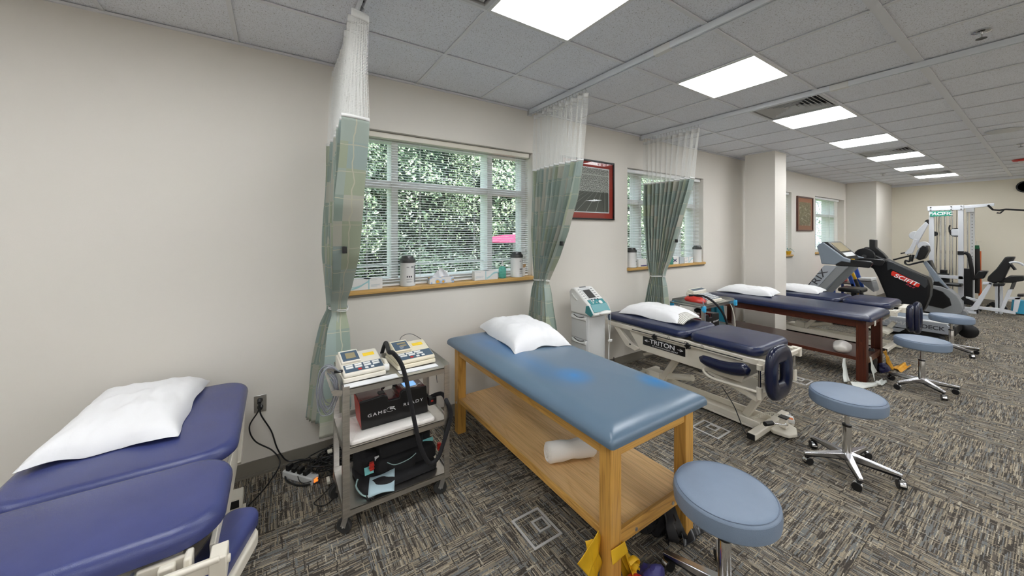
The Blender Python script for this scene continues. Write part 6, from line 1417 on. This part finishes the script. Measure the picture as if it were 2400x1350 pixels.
sw = [(1.122, 1.21), (1.192, 1.254), (1.122, 1.172), (1.075, 1.138), (1.041, 0.768), (1.075, 0.672)]
part('strap', MB().box(12.58,12.70,yr_-.006,yr_+.082,sw[0][1]-.05,sw[0][1]+.03), m_black, t, bevel=.004)
part('strap_tail', MB().tube([(12.6,yr_-.01,sw[0][1]),(12.6,yr_-.07,sw[0][1]-.05),(12.6,yr_-.10,sw[0][1]-.25),(12.62,yr_-.13,.62)], .03, 8, smooth=5, ry=.008, upv=(0,1,0)), m_black, t)
hp_ = [(1.104, 2.105), (0.988, 2.099), (0.988, 0.761), (1.034, 0.756)]
part('hole_post', MB().box(12.78,12.86,hp_[1][0],hp_[1][0]+.06,0,ztop+.05), m_lgrey, t, bevel=.004)
part('top_gusset', MB().box(12.74,12.80,hp_[1][0],hp_[0][0],ztop-.06,ztop+.06), m_lgrey, t, bevel=.004)
for k in range(24): part('adjust_hole', MB().cyl((12.778,hp_[1][0]+.03,.5+.07*k),(12.782,hp_[1][0]+.03,.5+.07*k),.008,n=8), m_black, t)
for k in range(2): part('guide_rod', MB().cyl((12.82,hp_[0][0]-.02-.05*k,.2),(12.82,hp_[0][0]-.02-.05*k,ztop),.012,n=10), m_chrome, t)
part('second_stack', MB().box(12.74,12.9,hp_[1][0]+.02,hp_[0][0]+.1,.06,.85), m_black, t, bevel=.01)
part('cross_member', MB().box(12.60,12.68,yr_+.0,yl-.07,.62,.69), m_whitem, t, bevel=.005)
ra = [(1.652, 1.896), (1.613, 1.836), (1.783, 1.361), (1.85, 1.44), (1.81, 1.65), (1.73, 1.779)]
part('press_arm', MB().prism(ra, 'x', 12.45, 12.53), m_whitem, t, bevel=.006)
ra = [(1.891, 1.298), (1.823, 1.5), (1.77, 1.481), (1.85, 1.159), (1.959, 1.133), (1.973, 1.173)]
part('press_arm', MB().prism(ra, 'x', 12.43, 12.50), m_whitem, t, bevel=.006)
for q in ([(1.823, 1.58)][0], [(1.691, 1.344)][0]): part('cam_disc', MB().lathe([(0,-.02),(.09,-.02),(.10,0),(.09,.02),(0,.02)], (12.52,*q), 28, (1,0,0)), m_whitem, t)
part('press_grip', MB().tube([(12.45,*p) for p in [(2.043, 1.149), (1.959, 1.174), (1.918, 1.135)]], .016, 8), m_black, t)
lb = [(0.792, 2.224), (0.729, 2.124), (0.651, 2.111), (0.569, 2.124), (0.352, 2.095)]
part('lat_bar', MB().tube([(12.5,*lb[0]),(12.5,*lb[1]),(12.5,*lb[2]),(12.5,*lb[3]),(12.5,*lb[4]),(12.5,lb[4][0]-.1,lb[4][1]-.06)], .018, 10), m_black, t)
part('lat_hook', MB().tube([(12.5,*p) for p in [(0.682, 2.06), (0.64, 2.05), (0.599, 2.108)]], .014, 8), m_black, t)
part('base_tube', MB().box(12.2,12.28,.95,yl+.3,.0,.07).box(12.2,13.1,yr_,yr_+.08,0,.07).box(12.2,13.1,yl-.08,yl,0,.07), m_whitem, t, bevel=.006)
part('seat_pad', MB().pad(12.3,12.6,1.12,1.5,.48,.54,.04,.02), m_black, t); part('back_pad', MB().plate((12.48,1.52,.6),(1,0,0),(0,.25,.97),(0,-.97,.25),-.14,.14,0,.42,0,.06), m_black, t, bevel=.015)
part('seat_post', MB().box(12.42,12.50,1.3,1.38,.06,.49), m_whitem, t)
t = thing('resistance_bands', 'black green and orange resistance bands hanging beside the cable gym', 'resistance bands', (13.0,.96,.7))
bb_ = [(1.003, 1.317), (0.928, 1.32), (0.922, 0.283), (1.003, 0.272)]
part('band', MB().tube([(13.0,bb_[0][0]-.02,bb_[0][1]),(13.0,bb_[0][0]-.03,.8),(13.0,bb_[0][0]-.02,.3)], .05, 10, ry=.015, upv=(0,1,0)), m_black, t)
part('band', MB().tube([(13.03,bb_[1][0]+.01,bb_[1][1]-.08),(13.03,bb_[1][0]+.01,.8),(13.03,bb_[1][0]+.0,.25)], .025, 10, ry=.012, upv=(0,1,0)), mat('orange_tube', (.6,.12,.02), .5), t)
part('band', MB().box(12.96,13.04,bb_[1][0]+.01,bb_[0][0]-.0,bb_[0][1]-.03,bb_[0][1]+.05), mat('green_tube', (.01,.14,.06), .5), t, bevel=.01)
part('wall_hook', MB().cyl((13.0,bb_[1][0]+.04,bb_[0][1]+.04),(13.0,bb_[1][0]+.04,bb_[0][1]+.14),.006,n=8).cyl((13.0,bb_[1][0]+.04,bb_[0][1]+.12),(X1,bb_[1][0]+.04,bb_[0][1]+.12),.008,n=8), m_chrome, t)

# ------------------------------------------------------------------ leg curl bench at the right edge
t = thing('leg_curl_machine', 'white framed weight machine with reclined black pads at the right edge', 'exercise machine', (11.95, .7, 0))
bx = 11.8
def bn(nm, pts, th_=.09, m_=m_whitem, x=bx, bev=.006): return part(nm, MB().prism(pts, 'x', x, x+th_), m_, t, bevel=bev)
bn('front_leg', [(0.734, 0.661), (0.689, 0.649), (0.879, 0.085), (0.932, 0.076), (0.975, 0.068)], .07)
bn('floor_tube', [(1.051, 0.045), (0.879, 0.051), (0.879, 0.0), (1.051, 0.0)], .08)
part('end_cap', MB().box(bx-.002,bx+.082,[(0.874, 0.017)][0][0]-.01,[(0.874, 0.017)][0][0]+.012,0.02,.09), m_black, t)
bn('top_tube', [(0.811, 0.661), (0.694, 0.666), (0.699, 0.623), (0.811, 0.609)], .08)
bn('lever_arm', [(1.029, 0.329), (0.879, 0.292), (0.89, 0.238), (1.029, 0.294)], .06, x=bx+.1)
bn('floor_rail', [(0.879, 0.154), (0.599, 0.161), (0.431, 0.126), (0.431, 0.077), (0.604, 0.093), (0.879, 0.102)], .07, x=bx+.05)
bn('rear_post', [(0.517, 0.546), (0.464, 0.553), (0.565, 0.142), (0.614, 0.142)], .08, x=bx+.05)
bn('rear_brace', [(0.44, 0.41), (0.37, 0.42), (0.412, 0.121), (0.464, 0.128)], .08, x=bx+.05)
bn('cross_tube', [(0.512, 0.399), (0.374, 0.412), (0.374, 0.371), (0.521, 0.348)], .07, x=bx+.05)
bn('pad_post', [(0.469, 0.708), (0.417, 0.714), (0.454, 0.555), (0.497, 0.549)], .06, m_gumm, x=bx+.06)
bn('back_pad', [(0.546, 1.179), (0.431, 1.185), (0.575, 0.696), (0.674, 0.651), (0.76, 0.692), (0.745, 0.778), (0.649, 0.939)], .30, m_black, x=bx-.02, bev=.02)
bn('seat_pad', [(0.624, 0.691), (0.493, 0.812), (0.337, 0.828), (0.337, 0.739), (0.478, 0.683), (0.624, 0.665)], .28, m_black, x=bx, bev=.015)
bn('roller_pad', [(0.684, 0.65), (0.546, 0.658), (0.555, 0.616), (0.684, 0.591)], .20, m_black, x=bx-.05, bev=.01)
bn('knee_pad', [(0.879, 0.859), (0.765, 0.861), (0.817, 0.703), (0.953, 0.687), (0.911, 0.796)], .25, m_black, x=bx+.3, bev=.015)
bn('lower_pad', [(0.412, 0.471), (0.337, 0.482), (0.337, 0.433), (0.412, 0.43)], .2, m_black, x=bx+.0, bev=.01)
part('hand_grip', MB().tube([(bx-.05,*p) for p in [(0.497, 1.067), (0.45, 1.086), (0.384, 1.075), (0.337, 1.03)]], .018, 10, smooth=4), m_whitem, t)
part('grip_sleeve', MB().tube([(bx-.06,*p) for p in [(0.478, 1.035), (0.431, 0.941)]], .022, 10), m_black, t)
for k, y_ in enumerate([(0.662, 0.336), (0.627, 0.341)]): part('upright', MB().box(12.3,12.36,y_[0]-.03,y_[0]+.03,0,.62), m_whitem, t, bevel=.004)
single('blue_stool', MB().cyl((12.6,.38,.02),(12.6,.38,.28),.14,.12,24), mat('sky_blue_tub', (.05,.40,.62), .45), 'light blue tub on the floor at the right edge by the white machine', 'tub', (12.6,.38,0))
t = thing('black_disc_frame', 'black folded wheel frame on the floor beyond the white machine front leg', 'exercise machine', (12.45,.95,0))
part('frame', MB().beam((12.4,1.12,.25),(12.4,.85,.03),.05,.08).beam((12.4,.75,.2),(12.4,.60,.03),.05,.08).tube([(12.45,.68+.12*cos(a),.1+.06*sin(a)) for a in [k*.52 for k in range(12)]],.02,8,True), m_black, t)
print('objects', len(bpy.data.objects))
